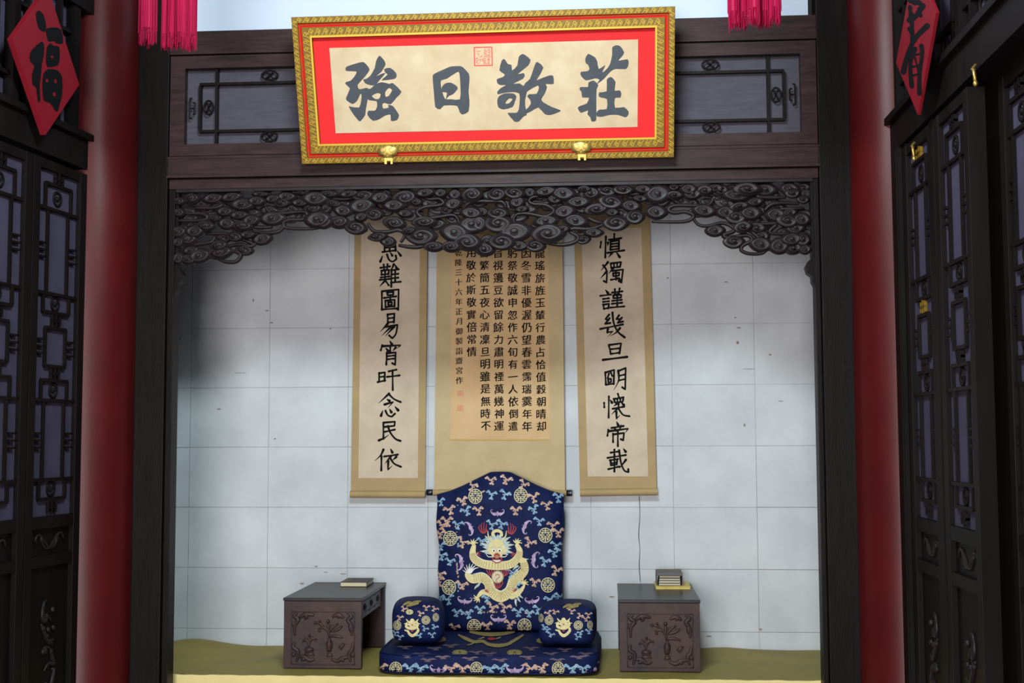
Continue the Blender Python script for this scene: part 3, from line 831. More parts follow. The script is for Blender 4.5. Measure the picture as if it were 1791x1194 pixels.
dr.poly(c1([(1086,605),(1110,580),(1150,575),(1190,600),(1195,620),(1165,655),(1135,668),(1112,692),(1122,645),(1088,640)]))
dr.build('brush_character', 'ink_grey', pap)
dr = Draw(PS)
dr.poly(c2([(133,490),(150,420),(170,412),(192,445),(218,452),(222,490),(258,455),(268,395),(295,375),(325,392),(350,418),(335,455),(262,515),(300,508),(310,525),(295,550),(230,582),(275,580),(300,598),(315,575),(345,550),(370,480),(385,440),(400,432),(440,470),(400,545),(392,558),(425,545),(480,525),(508,528),(512,580),(495,586),(455,585),(465,605),(450,650),(425,690),(440,712),(500,745),(562,768),(535,785),(490,800),(450,795),(405,748),(355,775),(322,790),(325,800),(300,812),(270,845),(240,847),(215,820),(190,785),(250,785),(268,760),(275,690),(270,650),(225,640),(160,648),(122,656),(120,635),(150,608),(180,592),(140,592),(120,580),(115,552),(145,540),(165,530),(168,515)]),
        [c2([(325,640),(350,622),(400,595),(408,612),(392,652),(340,655),(327,672),(345,692),(352,722),(318,762),(312,700),(320,665)])])
dr.poly(c2([(118,700),(130,670),(170,650),(230,650),(252,672),(240,710),(225,745),(160,762),(125,745)]), [c2([(175,715),(200,685),(225,690),(205,715),(185,722)])])
dr.build('brush_character', 'ink_grey', pap)
dr = Draw(PS)
dr.poly(c2([(735,440),(730,410),(750,375),(775,385),(800,400),(815,430),(825,480),(870,452),(862,475),(850,505),(885,475),(905,440),(918,380),(918,330),(945,315),(975,322),(1002,365),(985,395),(962,422),(1025,412),(1033,445),(1015,480),(940,480),(905,500),(860,550),(820,580),(812,580),(830,555),(800,545),(735,560),(700,525),(700,500),(745,495),(760,480),(750,450)]))
dr.poly(c2([(752,575),(790,560),(822,592),(810,620),(808,690),(808,790),(806,840),(775,845),(765,815),(745,795),(750,768),(700,785),(678,750),(700,735),(740,720),(757,680),(710,678),(705,640),(690,620),(700,605),(750,605)]))
dr.poly(c2([(880,555),(910,535),(942,570),(935,630),(970,628),(982,650),(975,680),(938,682),(938,750),(1000,745),(1032,775),(1030,800),(1010,817),(960,800),(900,800),(850,812),(812,810),(808,785),(830,762),(880,758),(882,690),(845,680),(825,670),(830,642),(880,635)]))
dr.build('brush_character', 'ink_grey', pap)
# square vermilion seal
dr = Draw(PS)
sq = lambda a, b: (820 + a / 19.9, 70 + b / 19.9)
def sl(pts, w):
    dr.ribbon([(*sq(a, b), w) for a, b in pts], 2, 2)
for a in ([(185, 255), (800, 245)], [(800, 245), (815, 880)], [(815, 880), (200, 890)], [(200, 890), (185, 255)]): sl(a, 1.9)
for a in ([(520,590),(780,590)],[(660,310),(740,310),(740,350),(665,350)],[(665,385),(740,385),(740,420),(665,440),(740,460)],[(665,500),(665,545),(740,545)],[(735,500),(665,520)],[(560,300),(560,400)],[(520,360),(625,360),(625,410),(520,420)],[(520,465),(630,465)],[(525,500),(625,500),(625,545),(525,550)],
          [(640,655),(740,660)],[(640,695),(740,700)],[(690,610),(690,830)],[(645,760),(735,760)],[(645,820),(735,825)],[(520,620),(520,830)],[(520,700),(590,700),(590,745),(530,745)],[(530,790),(600,790),(600,830),(520,830)],[(520,650),(600,640)],
          [(270,400),(420,380)],[(280,470),(360,490),(330,550)],[(420,560),(480,520)],[(370,590),(470,585)],[(250,640),(250,720),(320,720),(320,640),(250,640)],[(285,590),(285,640)],[(245,775),(290,760),(290,830),(330,830)],[(400,640),(400,770)],[(370,690),(430,690)],[(450,650),(500,660),(450,700),(500,730)],[(370,830),(370,780)]): sl(a, .75)
dr.build('square_seal', 'seal', pap)
# brass ruyi clasps holding the lower edge
for dx, dy, side_ in ((0, 0, 'left'), (338, -6.5, 'right')):
    g = psurf(.0285)
    fn = lambda p, hh: g(p[0], p[1], hh)
    P = lambda l: [(500 + a / 3.98 + dx, b / 3.98 + dy) for a, b in l]
    t = root('brass_clasp', g(678 + dx, 277 + dy, .004), 'brass cloud shaped clasp under the plaque, the %s one of the two' % side_, 'clasp', 'brass clasps under the plaque')
    MB().dome(P([(638,1055),(642,1030),(658,1018),(675,1017),(690,1010),(708,1007),(728,1010),(742,1017),(760,1018),(776,1032),(782,1055),(770,1078),(750,1083),(738,1098),(708,1112),(680,1098),(668,1083),(648,1078)]), fn, .007).build('plate', 'brass', t, smooth=True)
    mb = MB()
    for sx in (-1, 1):
        mb.tube([g(678 + dx + sx * (7.5 + 4.5 * math.cos(a)), 261.5 + dy + 3.6 * math.sin(a), .0085) for a in [i * .6 for i in range(9)]], .0013, 6)
        mb.tube([g(678 + dx + sx * 2, 272 + dy, .008), g(678 + dx + sx * 6, 269 + dy, .009), g(678 + dx + sx * 10, 271 + dy, .007)], .0013, 6)
    mb.ellipsoid(g(678 + dx, 268 + dy, .008), .005, .003, .004, 8, 6)
    mb.build('swirl_relief', 'brass', t, smooth=True)
    hb_ = [(672.5, 276), (687, 276), (687, 286.5), (683.5, 286.5), (683.5, 281), (677, 281), (677, 286.5), (673, 286.5)]
    hb_ = [(a + dx, b + dy) for a, b in hb_]
    MB().prism(hb_, lambda p: g(p[0], p[1], .0015), lambda p: g(p[0], p[1], .006)).build('hook', 'brass', t)

# ================================================================== HANGING SCROLLS
def scroll(lab, loc_px, mount, paper, Y, mount_m, paper_m, roller=None, curve=0.0, grp='hanging calligraphy scrolls'):
    s0 = plane_surf((0, Y, 0), (0, -1, 0))
    b = s0(*loc_px)
    t = root('hanging_scroll', (b.x, Y + .01, b.z), lab, 'scroll', grp)
    mb = MB(); NU, NV = 24, 14
    for j in range(NV + 1):
        for i in range(NU + 1):
            u, v = i / NU, j / NV
            xl = mount[0][0] * (1 - v) + mount[3][0] * v; xr = mount[1][0] * (1 - v) + mount[2][0] * v
            yl = mount[0][1] * (1 - v) + mount[3][1] * v; yr = mount[1][1] * (1 - v) + mount[2][1] * v
            s_ = 2 * u - 1
            p = s0(xl * (1 - u) + xr * u, yl * (1 - u) + yr * u, curve * abs(s_) ** 7 + (.002 + .0015 * math.sin(v * 9 + u * 3)) * (abs(s_) ** 3 if curve == 0 else 0))
            mb.v.append(tuple(p))
    for j in range(NV):
        for i in range(NU):
            a = j * (NU + 1) + i; mb.f.append((a, a + 1, a + NU + 2, a + NU + 1))
    n = len(mb.v); mb.v += [(v[0], v[1] + .003, v[2]) for v in mb.v]
    mb.f += [tuple(k + n for k in reversed(f_)) for f_ in mb.f]
    rim = [i for i in range(NU + 1)] + [(j + 1) * (NU + 1) - 1 for j in range(1, NV + 1)] + [NV * (NU + 1) + i for i in reversed(range(NU))] + [j * (NU + 1) for j in reversed(range(1, NV))]
    for i in range(len(rim)):
        a, b_ = rim[i], rim[(i + 1) % len(rim)]; mb.f.append((a, b_, b_ + n, a + n))
    mo = mb.build('silk_mount', mount_m, t, smooth='auto')
    sp = lambda q, L: s0(q[0], q[1], L)
    a = [sp(q, .002) for q in paper]; bb = [sp(q, .0004) for q in paper]
    pa = MB().add(a + bb, [(0, 1, 2, 3), (7, 6, 5, 4), (0, 4, 5, 1), (1, 5, 6, 2), (2, 6, 7, 3), (3, 7, 4, 0)]).build('paper', paper_m, t)
    return t, (lambda px, py, L=0.0: s0(px, py, L + .002)), pa

lt, ls, lp = scroll('pale scroll with one column of large characters, left of the centre scroll', (680, 868),
                    [(621.3, 325), (748.3, 325), (743.5, 860), (614, 860)], [(632.5, 352), (735, 352), (731, 836), (627, 836)], .872, 'silk', 'scroll_paper')
rt, rs, rp = scroll('pale scroll with one column of large characters, hanging askew right of the centre scroll', (1082, 866),
                    [(1002.2, 325), (1135, 325), (1148.5, 857), (1014.3, 858)], [(1017, 399), (1121.7, 398), (1133.7, 833), (1028, 833)], .872, 'silk', 'scroll_paper')
def roller(t, a, b, rpx, Y, knobs=()):
    p, q = W(*a, Y), W(*b, Y); r = rpx / (FPX / (DCAM + Y))
    MB().tube([p, p + (q - p) * .5, q], r, 20, flat_axis=Vector((0, 1, 0))).build('roller', 'silk', t, smooth='auto')
    for c, d in knobs:
        e, g_ = W(*c, Y), W(*d, Y)
        MB().tube([e, e + (g_ - e) * .2, g_ + (e - g_) * .12, g_], [r * .8, r, r, r * .8], 14).build('roller_knob', 'knob', t, smooth='auto')
roller(lt, (612.5, 864), (743.8, 864.5), 6.3, .866)
roller(rt, (1014.3, 861.5), (1149.5, 859.5), 6.3, .866)
ct, cs, cp = scroll('wide tan centre scroll with seven columns of small writing, above the blue backrest', (873, 870),
                    [(765.7, 325), (983, 325), (988.5, 864), (760, 864)], [(780, 408), (968, 408), (969.5, 768), (778.5, 768)], .866, 'silk_pale', 'scroll_paper_warm', curve=.012)
roller(ct, (757.5, 861), (990.5, 862), 5.6, .860, [((757.5, 861), (745.5, 861)), ((990.5, 862), (1001, 862))])
for y, xa, xb in ((408, 778, 970), (768.5, 779, 970)):
    dr = Draw(cs); dr.ribbon([(xa, y, 2.4), (xb, y, 2.4)], 2, 2); dr.build('gold_edging', 'goldline', cp)
# centre writing, seven columns read from the right
cols = ['龍瑤旂旌玉輦行農占恰值穀朝晴却', '因冬雪非優渥仍望春雲霈瑞霙年年', '躬祭敬誠申忽作六旬有一人依倒遣', '旨視籩豆欲留餘力肅明禋萬幾神運', '籌繁簡五夜心清凜旦明雖是無時不', '用敬於斯敬實倍常情']
cx0 = [944, 920.2, 896.1, 871.2, 847.5, 823.7]; cx1 = [947, 921.8, 897.7, 873, 849.5, 826.5]
def put(dr, ch, x, y, sz, sk=0.10):
    vs, fs = glyph(ch)
    if vs: dr.tri([(x + a * sz, y - (b + sk * a) * sz) for a, b in vs], fs)
for ci, txt in enumerate(cols):
    dr = Draw(cs)
    for k, ch in enumerate(txt):
        t_ = k / 14
        jx = random.uniform(-.4, .4); sz_ = 18.5 * random.uniform(.93, 1.03)
        for e_ in (-.38, .38): put(dr, ch, e_ + cx0[ci] * (1 - t_) + cx1[ci] * t_ + jx, 443 + 21.6 * k - .18 * ci + e_ * .4, sz_)
    dr.build('writing_column', 'ink', cp)
dr = Draw(cs)
for k, ch in enumerate('乾隆三十六年正月御製詣齋宮作'):
    for e_ in (-.28, .28): put(dr, ch, 802.2 + .1 * k + e_, 442 + 17.15 * k, 13)
dr.build('writing_column', 'ink', cp)
for sy, mm in ((687.5, 'seal_pale'), (713.5, 'seal_pale')):
    dr = Draw(cs)
    for k in range(5): dr.ribbon([(800.2, sy - 4 + 2.1 * k, .8), (810, sy - 4 + 2.1 * k, .8)], 2, 2)
    for k in (0, 2, 3, 5): dr.ribbon([(800.4 + 1.95 * k, sy - 4.6, .8), (800.4 + 1.95 * k, sy + 5, .8)], 2, 2)
    dr.build('square_seal', mm, cp)

U = (600, 390, 4.775); D_ = (600, 630, 4.775); RU = (1000, 380, 4.775); RD = (1000, 630, 4.775)
LCH = [
 (U, '345,172 348,238; 342,178 438,172 440,232; 330,242 442,228; 352,206 435,200; 390,172 390,236 ; 330,275 312,322 d w15; 368,262 384,305 415,322 447,300 440,272; 395,245 412,272 d w14; 455,235 482,272 d w15'),
 (U, '313,374 392,362; 340,348 345,396; 372,344 367,392; 322,398 322,432; 322,398 385,390 380,426; 322,432 382,425; 353,392 350,480; 316,455 388,445; 308,475 392,466; 352,480 305,532 t; 358,486 382,520; 425,345 398,405 t; 405,388 403,532; 402,395 465,386; 404,430 462,424; 404,462 462,456; 402,498 482,490; 436,350 450,380 d; 436,392 436,490'),
 (U, '325,570 325,725; 325,570 465,555 462,725 445,712; 325,722 460,712; 368,582 420,575; 372,582 372,604 420,600 420,578; 342,626 445,612; 395,600 395,640; 354,648 356,702; 354,648 432,640 430,696; 356,702 430,694; 378,662 378,686 408,682 408,660 378,662'),
 (U, '372,762 375,830; 372,764 430,756 425,830; 377,796 425,790; 375,830 425,824; 375,838 312,908 t; 350,868 455,850 442,925 412,962 385,938; 402,865 325,940 t; 428,865 352,945 t'),
 (U, '392,985 408,1012 d; 328,1020 316,1062; 328,1028 480,1020 455,1046 t; 395,1030 395,1076; 358,1045 378,1068 d; 440,1040 415,1070 t; 366,1082 362,1182; 366,1088 440,1080 436,1184 412,1170; 368,1112 436,1105; 368,1138 436,1130'),
 (D_, '302,105 302,178; 302,108 350,100 347,172; 302,140 347,134; 290,182 352,168; 382,92 446,78; 368,138 472,126; 414,84 416,248'),
 (D_, '385,278 298,358 t; 382,280 425,322 482,348 w17; 368,325 388,338 d; 348,368 418,348 375,398 t; 332,422 318,462 d w16; 355,420 375,458 408,470 434,445; 390,408 404,432 d; 436,388 460,416 d'),
 (D_, '338,520 434,512 430,546 342,556; 338,520 338,655; 300,668 345,648 385,620 t; 342,598 432,578; 376,548 395,602 438,655 480,672 w18'),
 (D_, '338,745 315,792 266,838 t; 322,800 320,918 w18; 398,740 412,768 d w16; 345,802 458,786; 402,798 350,862 t; 378,840 376,912 412,880 t; 445,806 412,836 t; 396,818 428,862 484,888 w17')]
for (ox, oy, s), st in LCH:
    dr = Draw(ls); strokes(dr, st, ox, oy, s, 17); dr.build('brush_character', 'ink', lp)
RCH = [
 (RU, '245,205 238,252 w16; 285,160 280,336; 303,212 300,240 t; 355,140 355,178; 312,188 412,174; 325,202 322,270; 325,202 395,192 393,266; 326,224 392,217; 325,247 392,240; 298,297 438,276 w17; 322,272 393,262; 338,295 305,338 t; 372,290 400,332 d w16'),
 (RU, '302,375 242,448 t; 262,400 292,450 290,545 268,532; 292,452 238,512 t; 325,385 330,422; 325,385 412,374 402,414; 330,422 402,414; 352,385 354,420; 378,381 380,416; 345,425 308,472 t; 340,448 428,436 415,545 392,532; 345,468 347,492 395,486 396,462 345,468; 368,445 370,520; 328,522 396,510; 384,502 402,524 d'),
 (RU, '284,608 302,632 d; 238,656 328,644 w16; 262,682 310,676; 262,706 310,701; 262,728 270,764; 262,730 312,722 305,760; 268,764 305,758; 338,628 422,618; 360,600 362,640; 400,594 392,636; 348,650 348,676 412,670 412,646 348,650; 380,640 380,748; 338,698 416,689; 335,722 420,713; 322,754 438,744 w16'),
 (RU, '312,812 282,850 306,858; 316,842 278,890 322,882; 395,818 372,850 402,850; 418,838 382,882 428,870; 238,932 428,894 w17; 340,795 350,880 385,955 442,1002 w18; 402,925 370,962 322,990 t; 302,930 296,962 342,952 300,998 t'),
 (RU, '310,1066 326,1140; 310,1066 412,1052 398,1136; 320,1102 400,1093; 325,1140 398,1130; 260,1190 462,1165 w20'),
 (RD, '280,100 285,204; 280,102 354,80 350,198; 285,204 350,194; 310,112 300,148; 326,102 338,130; 305,156 305,186 328,181 328,154 305,156; 388,86 392,165 352,246 t; 388,90 450,64 446,242 422,225; 392,130 446,118; 392,168 446,156'),
 (RD, '270,355 272,392; 310,300 308,478 w16; 322,332 336,352 d; 385,280 394,308; 350,322 432,309; 355,332 360,352 424,346 430,324; 380,326 382,350; 405,324 405,346; 378,362 348,384 t; 415,354 434,372 d; 342,404 438,386; 388,395 332,452 t; 372,428 374,486 404,456 t; 390,402 428,454 482,466 w16; 392,362 390,396'),
 (RD, '376,514 388,542 d; 332,564 432,548; 352,562 370,584 d; 412,548 395,580 t; 305,578 298,630 w16; 305,592 470,570 448,604 t; 345,612 345,682; 345,618 436,606 430,668 410,658; 385,580 385,716 w17'),
 (RD, '356,745 356,792; 325,770 396,760; 298,814 452,790 w16; 396,750 410,850 438,918 474,932 472,908; 452,830 398,902 t; 432,738 450,762 d w16; 318,834 386,824; 325,842 326,876 376,870 378,840; 326,860 376,853; 306,908 398,886; 356,800 356,928')]
for (ox, oy, s), st in RCH:
    dr = Draw(rs); strokes(dr, st, ox, oy, s, 17); dr.build('brush_character', 'ink', rp)

# ================================================================== TASSELS
def tassel(groups, Y, ybot, lab, seed):
    r = random.Random(seed)
    x0, x1 = groups[0][0], groups[-1][1]
    c = W((x0 + x1) / 2, ybot, Y)
    t = root('silk_tassel', (c.x, Y, c.z + .3), lab, 'tassel', 'magenta tassels')
    for (a, b, dy_) in groups:
        A, B = W(a, ybot + dy_, Y), W(b, ybot + dy_, Y)
        R = (B.x - A.x) / 2; cx = (A.x + B.x) / 2; cy = Y + r.uniform(-.02, .02)
        mb = MB(); n = int(260 * (b - a) / 28)
        for k in range(n):
            an = r.uniform(0, 2 * pi); rr = R * math.sqrt(r.uniform(.15, 1))
            x = cx + rr * math.cos(an); y = cy + rr * math.sin(an)
            zb = A.z + r.gauss(0, .006) + (.016 if r.random() < .5 else -.016) + .008 * math.sin(an * 3 + a)
            w = r.uniform(.0012, .0022); j = r.uniform(-.002, .002)
            zt = A.z + .50
            mb.tube([(x * .95 + cx * .05, y, zt), (x + j, y, (zt + zb) / 2), (x + j * 2, y, zb)], [w, w, w * .5], 4)
        o = mb.build('tuft', 'tassel', t, fix=False); o['kind'] = 'stuff'
        MB().tube([(cx, cy, A.z + .52), (cx, cy, A.z + .3), (cx, cy, A.z + .03)], [R * .9, R * .92, R * .9], 14).build('tuft_core', 'tassel', t)
    cc = W((x0 + x1) / 2, ybot, Y)
    MB().tube([(cc.x, Y, cc.z + .52), (cc.x, Y, cc.z + .56), (cc.x, Y, cc.z + .62)], [.11, .10, .03], 20).build('cap', 'gold', t, smooth='auto')
    MB().tube([(cc.x, Y, cc.z + .6), (cc.x, Y, 4.1)], .006, 8).build('cord', 'tassel_dk', t)
tassel([(245, 274, 68, ), (279.5, 291, 72), (292.5, 311, 73), (309, 330, 74), (325, 344, 76)], -.75, 0, 'magenta silk tassel hanging at the top left in front of the red column', 3)
tassel([(1273.5, 1292, 38), (1290, 1310, 36), (1308, 1330, 34), (1328, 1350, 33), (1346, 1365.5, 30)], -.75, 0, 'magenta silk tassel hanging at the top right of the plaque', 4)

# ================================================================== PLATFORM (KANG)
ZP = 0.595
pf = root('brick_platform', (-.42, .5, 0), 'raised platform filling the alcove, covered in yellow cloth', 'platform')
MB().box(-2.03, 1.19, .15, .895, 0, ZP - .012).build('base', 'plaster', pf)
mb = MB(); NX, NY = 150, 30
def ctop(x, y):
    z = ZP - .0035 + .0012 * math.sin(x * 23 + y * 9) * math.sin(y * 21 + x * 5)
    z += .030 * math.exp(-((x + 1.93) / .16) ** 2) * max(0, min(1, (y - .25) / .6))
    z += .012 * math.exp(-((x + 1.6 - (y - .3) * .9) / .02) ** 2) * (1 if x < -1.3 else 0) * .5
    z += .010 * math.exp(-((x - .52) / .12) ** 2) * max(0, (y - .6) / .3)
    z += .005 * math.exp(-((y - .40 + .08 * (x - .8)) / .012) ** 2) * (1 if x > .62 else 0)
    return z
for j in range(NY + 1):
    for i in range(NX + 1):
        x = -2.03 + 3.21 * i / NX; y = .142 + .75 * j / NY
        mb.v.append((x, y, min(ctop(x, y), 9)))
for j in range(NY):
    for i in range(NX):
        a = j * (NX + 1) + i; mb.f.append((a, a + 1, a + NX + 2, a + NX + 1))
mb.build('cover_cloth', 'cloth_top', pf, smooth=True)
mb = MB(); NX = 260
for j, z in enumerate((ZP - .001, ZP - .006, .5, .3, .06)):
    for i in range(NX + 1):
        x = -2.0 + 3.17 * i / NX
        w_ = .003 * math.sin(x * 17) + .002 * math.sin(x * 41 + z * 9)
        if x < -1.72: w_ += .006 * math.sin(x * 150)
        yy = .138 - (0 if j == 0 else .004) + w_ * (0.2 if j < 2 else 1)
        mb.v.append((x, yy, z + (.0008 * math.sin(x * 31) + .0006 * math.sin(x * 77) if j == 0 else 0)))
for j in range(4):
    for i in range(NX):
        a = j * (NX + 1) + i; mb.f.append((a, a + 1, a + NX + 2, a + NX + 1))
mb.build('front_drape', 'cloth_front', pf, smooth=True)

# ================================================================== LOW TABLES
tx0, tx1, ty0, ty1, tz1 = -.165, .165, .30, .893, .887
tab = root('kang_table', (0, .6, ZP), 'low dark wooden table left of the blue seat, with one dark book on it', 'low table', 'carved low tables on the platform')
MB().box(tx0 - .003, tx1 + .003, ty0 - .004, ty1, tz1 - .013, tz1).build('tabletop', 'lacquer', tab, bevel=.002)
fp = MB().box(tx0, tx1, ty0, ty0 + .03, ZP, tz1 - .014).build('end_panel', 'table', tab, bevel=.0015)
MB().box(tx0, tx1, ty1 - .035, ty1 - .003, ZP, tz1 - .014).build('end_panel', 'table', tab, bevel=.0015)
for sx in (-1, 1):
    xx = sx * (tx1 - .012)
    ap = MB().box(min(xx, xx - sx * .018), max(xx, xx - sx * .018), ty0 + .031, ty1 - .036, .79, tz1 - .014).build('apron', 'table', tab)
    for a, b in ((.36, .52), (.55, .64), (.67, .83)):
        x_ = xx + sx * .001
        for z in (.806, .856):
            MB().tube([(x_, a, z), (x_, b, z)], .003, 6).build('carved_border', 'table', ap)
        MB().tube([(x_, (a + b) / 2 + .02 * math.cos(q), .831 + .012 * math.sin(q)) for q in [2 * pi * i / 10 for i in range(11)]], .003, 6, cap=False).build('carved_ring', 'carved', ap)
    MB().prism([(ty0 + .031, .79), (ty0 + .031, .72), (ty0 + .05, .765), (ty0 + .09, .79)], lambda p: (xx - sx * .014, p[0], p[1]), lambda p: (xx, p[0], p[1])).build('corner_bracket', 'table', ap)
# relief on the front end panel: coordinates measured on the right-hand table
ru = lambda q: ((q[0] - 130) / 750 * (tx1 - tx0) + tx0, (1120 - q[1]) / 690 * (tz1 - .014 - ZP) + ZP)
def fr(p, hh=0):
    return Vector((p[0], ty0 + .0005 - hh * 1.35, p[1]))
def rt_(pts, r, nm, parent, taper=True):
    q = cr_sample([ru(p) for p in pts], 5); m = len(q)
    return MB().tube([fr(p, .0005) for p in q], [r * (.55 + .6 * math.sin(pi * (i + .5) / m)) if taper else r for i in range(m)], 8, flat=.8).build(nm, 'table', parent, smooth=True)
for a in ([(205,540),(815,540)], [(815,540),(815,1080)], [(815,1080),(205,1080)], [(205,1080),(205,540)]):
    rt_([a[0], ((a[0][0]+a[1][0])/2, (a[0][1]+a[1][1])/2), a[1]], .0022, 'carved_border', fp, False)
for p in ([(262,548),(228,585),(272,622),(238,680),(236,782)], [(285,602),(338,565),(425,575)], [(315,552),(352,590),(330,612)], [(225,640),(222,690)],
          [(742,548),(788,585),(750,622),(790,690),(786,780)], [(712,602),(655,570),(598,592)], [(690,560),(650,600)], [(770,650),(778,740)],
          [(238,850),(222,905),(272,950),(258,1052)], [(272,1000),(330,1000),(382,1036),(432,1022)], [(215,1000),(240,960)], [(300,1030),(350,1020)],
          [(802,852),(788,930),(760,972),(780,1050)], [(772,1002),(700,1012),(650,1042),(592,1022)], [(810,1000),(785,960)], [(720,1035),(680,1020)]):
    rt_(p, .0078, 'corner_scroll', fp)
for p in ([(567,800),(560,740),(520,702),(470,712)], [(562,760),(600,702),(645,668)], [(572,790),(640,788),(692,802)], [(560,745),(562,645)], [(522,702),(482,660),(440,655)], [(585,740),(650,722),(690,690)], [(600,705),(590,670)], [(480,712),(475,750)],
          [(375,900),(358,835),(318,842)], [(375,900),(392,820),(442,822)], [(372,880),(382,780)], [(360,850),(335,800)], [(390,850),(410,790)]):
    rt_(p, .0056, 'flower_stem', fp)
MB().dome([ru(p) for p in [(557,800),(588,800),(590,828),(608,860),(602,915),(590,952),(552,952),(543,910),(540,855),(558,828)]], fr, .011).build('carved_vase', 'table', fp, smooth=True)
MB().dome([ru(p) for p in [(550,962),(600,962),(608,1000),(542,1000)]], fr, .007).build('vase_stand', 'table', fp, smooth=True)
MB().dome([ru(p) for p in [(345,902),(410,902),(428,925),(420,948),(336,948),(330,925)]], fr, .011).build('carved_pot', 'table', fp, smooth=True)
MB().dome([ru(p) for p in [(340,955),(420,955),(435,990),(325,990)]], fr, .007).build('pot_stand', 'table', fp, smooth=True)
MB().dome([ru(p) for p in [(655,900),(700,852),(730,870),(690,932)]], fr, .009).build('carved_scroll', 'table', fp, smooth=True)
for x, y, r_ in ((435, 655, 18), (560, 637, 20), (482, 635, 12), (650, 665, 12), (690, 802, 11), (690, 690, 11), (470, 715, 12), (318, 842, 11), (442, 822, 11), (382, 778, 10)):
    MB().dome([ru((x + r_ * math.cos(2 * pi * i / 10), y + r_ * math.sin(2 * pi * i / 10))) for i in range(10)], fr, .008).build('carved_flower', 'table', fp, smooth=True)
tab.location.x = -1.192
t2 = copy_tree(tab); t2.location.x = .2145
props(t2, 'low dark wooden table right of the blue seat, under the stack of small books', 'low table')

# ---- books
def book(name, lab, px0, px1, Y0, Y1, z0, th, cover, pages, grp, yaw=0.0, cat='book', label_m=None):
    x0, x1 = W(px0, 1018, Y0).x, W(px1, 1018, Y0).x
    t = root(name, ((x0 + x1) / 2, (Y0 + Y1) / 2, z0), lab, cat, grp)
    c = .0022
    MB().box(x0, x1, Y0, Y1, z0, z0 + c).build('cover', cover, t)
    MB().box(x0, x1, Y0, Y1, z0 + th - c, z0 + th).build('cover', cover, t)
    MB().box(x0 + .002, x1 - .003, Y0 + .0025, Y1 - .003, z0 + c, z0 + th - c).build('pages', pages, t)
    if label_m:
        MB().box(x0 + .002, x0 + .03, Y0 + .01, Y1 - .01, z0 + th, z0 + th + .0006).build('title_label', label_m, t)
    t.rotation_euler = (0, 0, yaw)
    return t
book('book', 'dark covered book lying alone on the left table', 595, 641.5, .70, .875, tz1 + .0005, .021, 'book_dark', 'pages', None, label_m='book_olive')
zb = tz1 + .0005
yb = book('book', 'flat yellow cloth covered volume under the stack on the right table', 1146.5, 1208, .665, .875, zb, .012, 'yellow_cloth', 'yellow_cloth', None)
zb += .0125
bl = ['bottom', 'second from the bottom', 'third from the bottom', 'top']
for k in range(4):
    book('thin_book', 'thin book on the right table, ' + bl[k] + ' of its stack of four', 1152 + .3 * k, 1191 - .2 * k, .695 + .002 * k, .835, zb, .0105, 'book_blue', 'pages', 'thin books stacked on the right table')
    zb += .0108
xa, xb_ = W(1149, 1018, .68).x, W(1194.5, 1018, .68).x
cv = root('book_wrapper', ((xa + xb_) / 2, .77, zb), 'worn grey cloth book case folded over the stack of thin books', 'book case')
zt0 = tz1 + .013
MB().box(xa, xb_, .682, .845, zb + .0005, zb + .013).build('top_flap', 'book_grey', cv, bevel=.002)
MB().box(xa + .003, xb_ - .02, .680, .682, zb + .003, zb + .014).build('fold', 'book_blue', cv)
MB().box(xa, xa + .0025, .70, .845, zt0, zb).build('side_flap', 'book_grey', cv)
MB().box(xb_ - .0025, xb_, .70, .845, zt0, zb).build('side_flap', 'book_grey', cv)
MB().box(xa + .012, xa + .035, .6812, .6835, zb + .009, zb + .0135).build('title_label', 'pages', cv)

# ================================================================== CUSHIONS
def superbox(c, hx, hy, hz, e=.22, nu=56, nv=28, mod=None):
    mb = MB()
    def sp(v, ex): return math.copysign(abs(v) ** ex, v)
    # parametrise evenly by remapping angle
    for j in range(nv + 1):
        ph = -pi / 2 + pi * j / nv
        for i in range(nu):
            th = 2 * pi * i / nu
            x = hx * sp(math.cos(ph), e) * sp(math.cos(th), e); y = hy * sp(math.cos(ph), e) * sp(math.sin(th), e); z = hz * sp(math.sin(ph), e)
            if mod: x, y, z = mod(x, y, z)
            mb.v.append((c[0] + x, c[1] + y, c[2] + z))
    for j in range(nv):
        for i in range(nu):
            a = j * nu + i; b = j * nu + (i + 1) % nu
            mb.f.append((a, b, b + nu, a + nu))
    return mb
def cushion(name, lab, cat, mb, base, mat_='navy'):
    t = root(name, base, lab, cat)
    o = mb.build('cover', mat_, t, smooth=True)
    bm = bmesh.new(); bm.from_mesh(o.data); bmesh.ops.remove_doubles(bm, verts=bm.verts, dist=.0004); bmesh.ops.recalc_face_normals(bm, faces=bm.faces); bm.to_mesh(o.data); bm.free()
    return t, bvh_surf(o), o

# seat
def seatmod(x, y, z):
    z += .004 * math.sin(x * 14) * math.cos(y * 9) if z > 0 else 0
    return x + .006 * math.sin(y * 12), y, z
seat, ss, seat_o = cushion('seat_cushion', 'thick navy embroidered seat cushion lying on the platform between the two tables', 'cushion',
                           superbox((-.49, .535, .640), .460, .365, .0425, .24, 72, 36, seatmod), (-.49, .535, ZP))
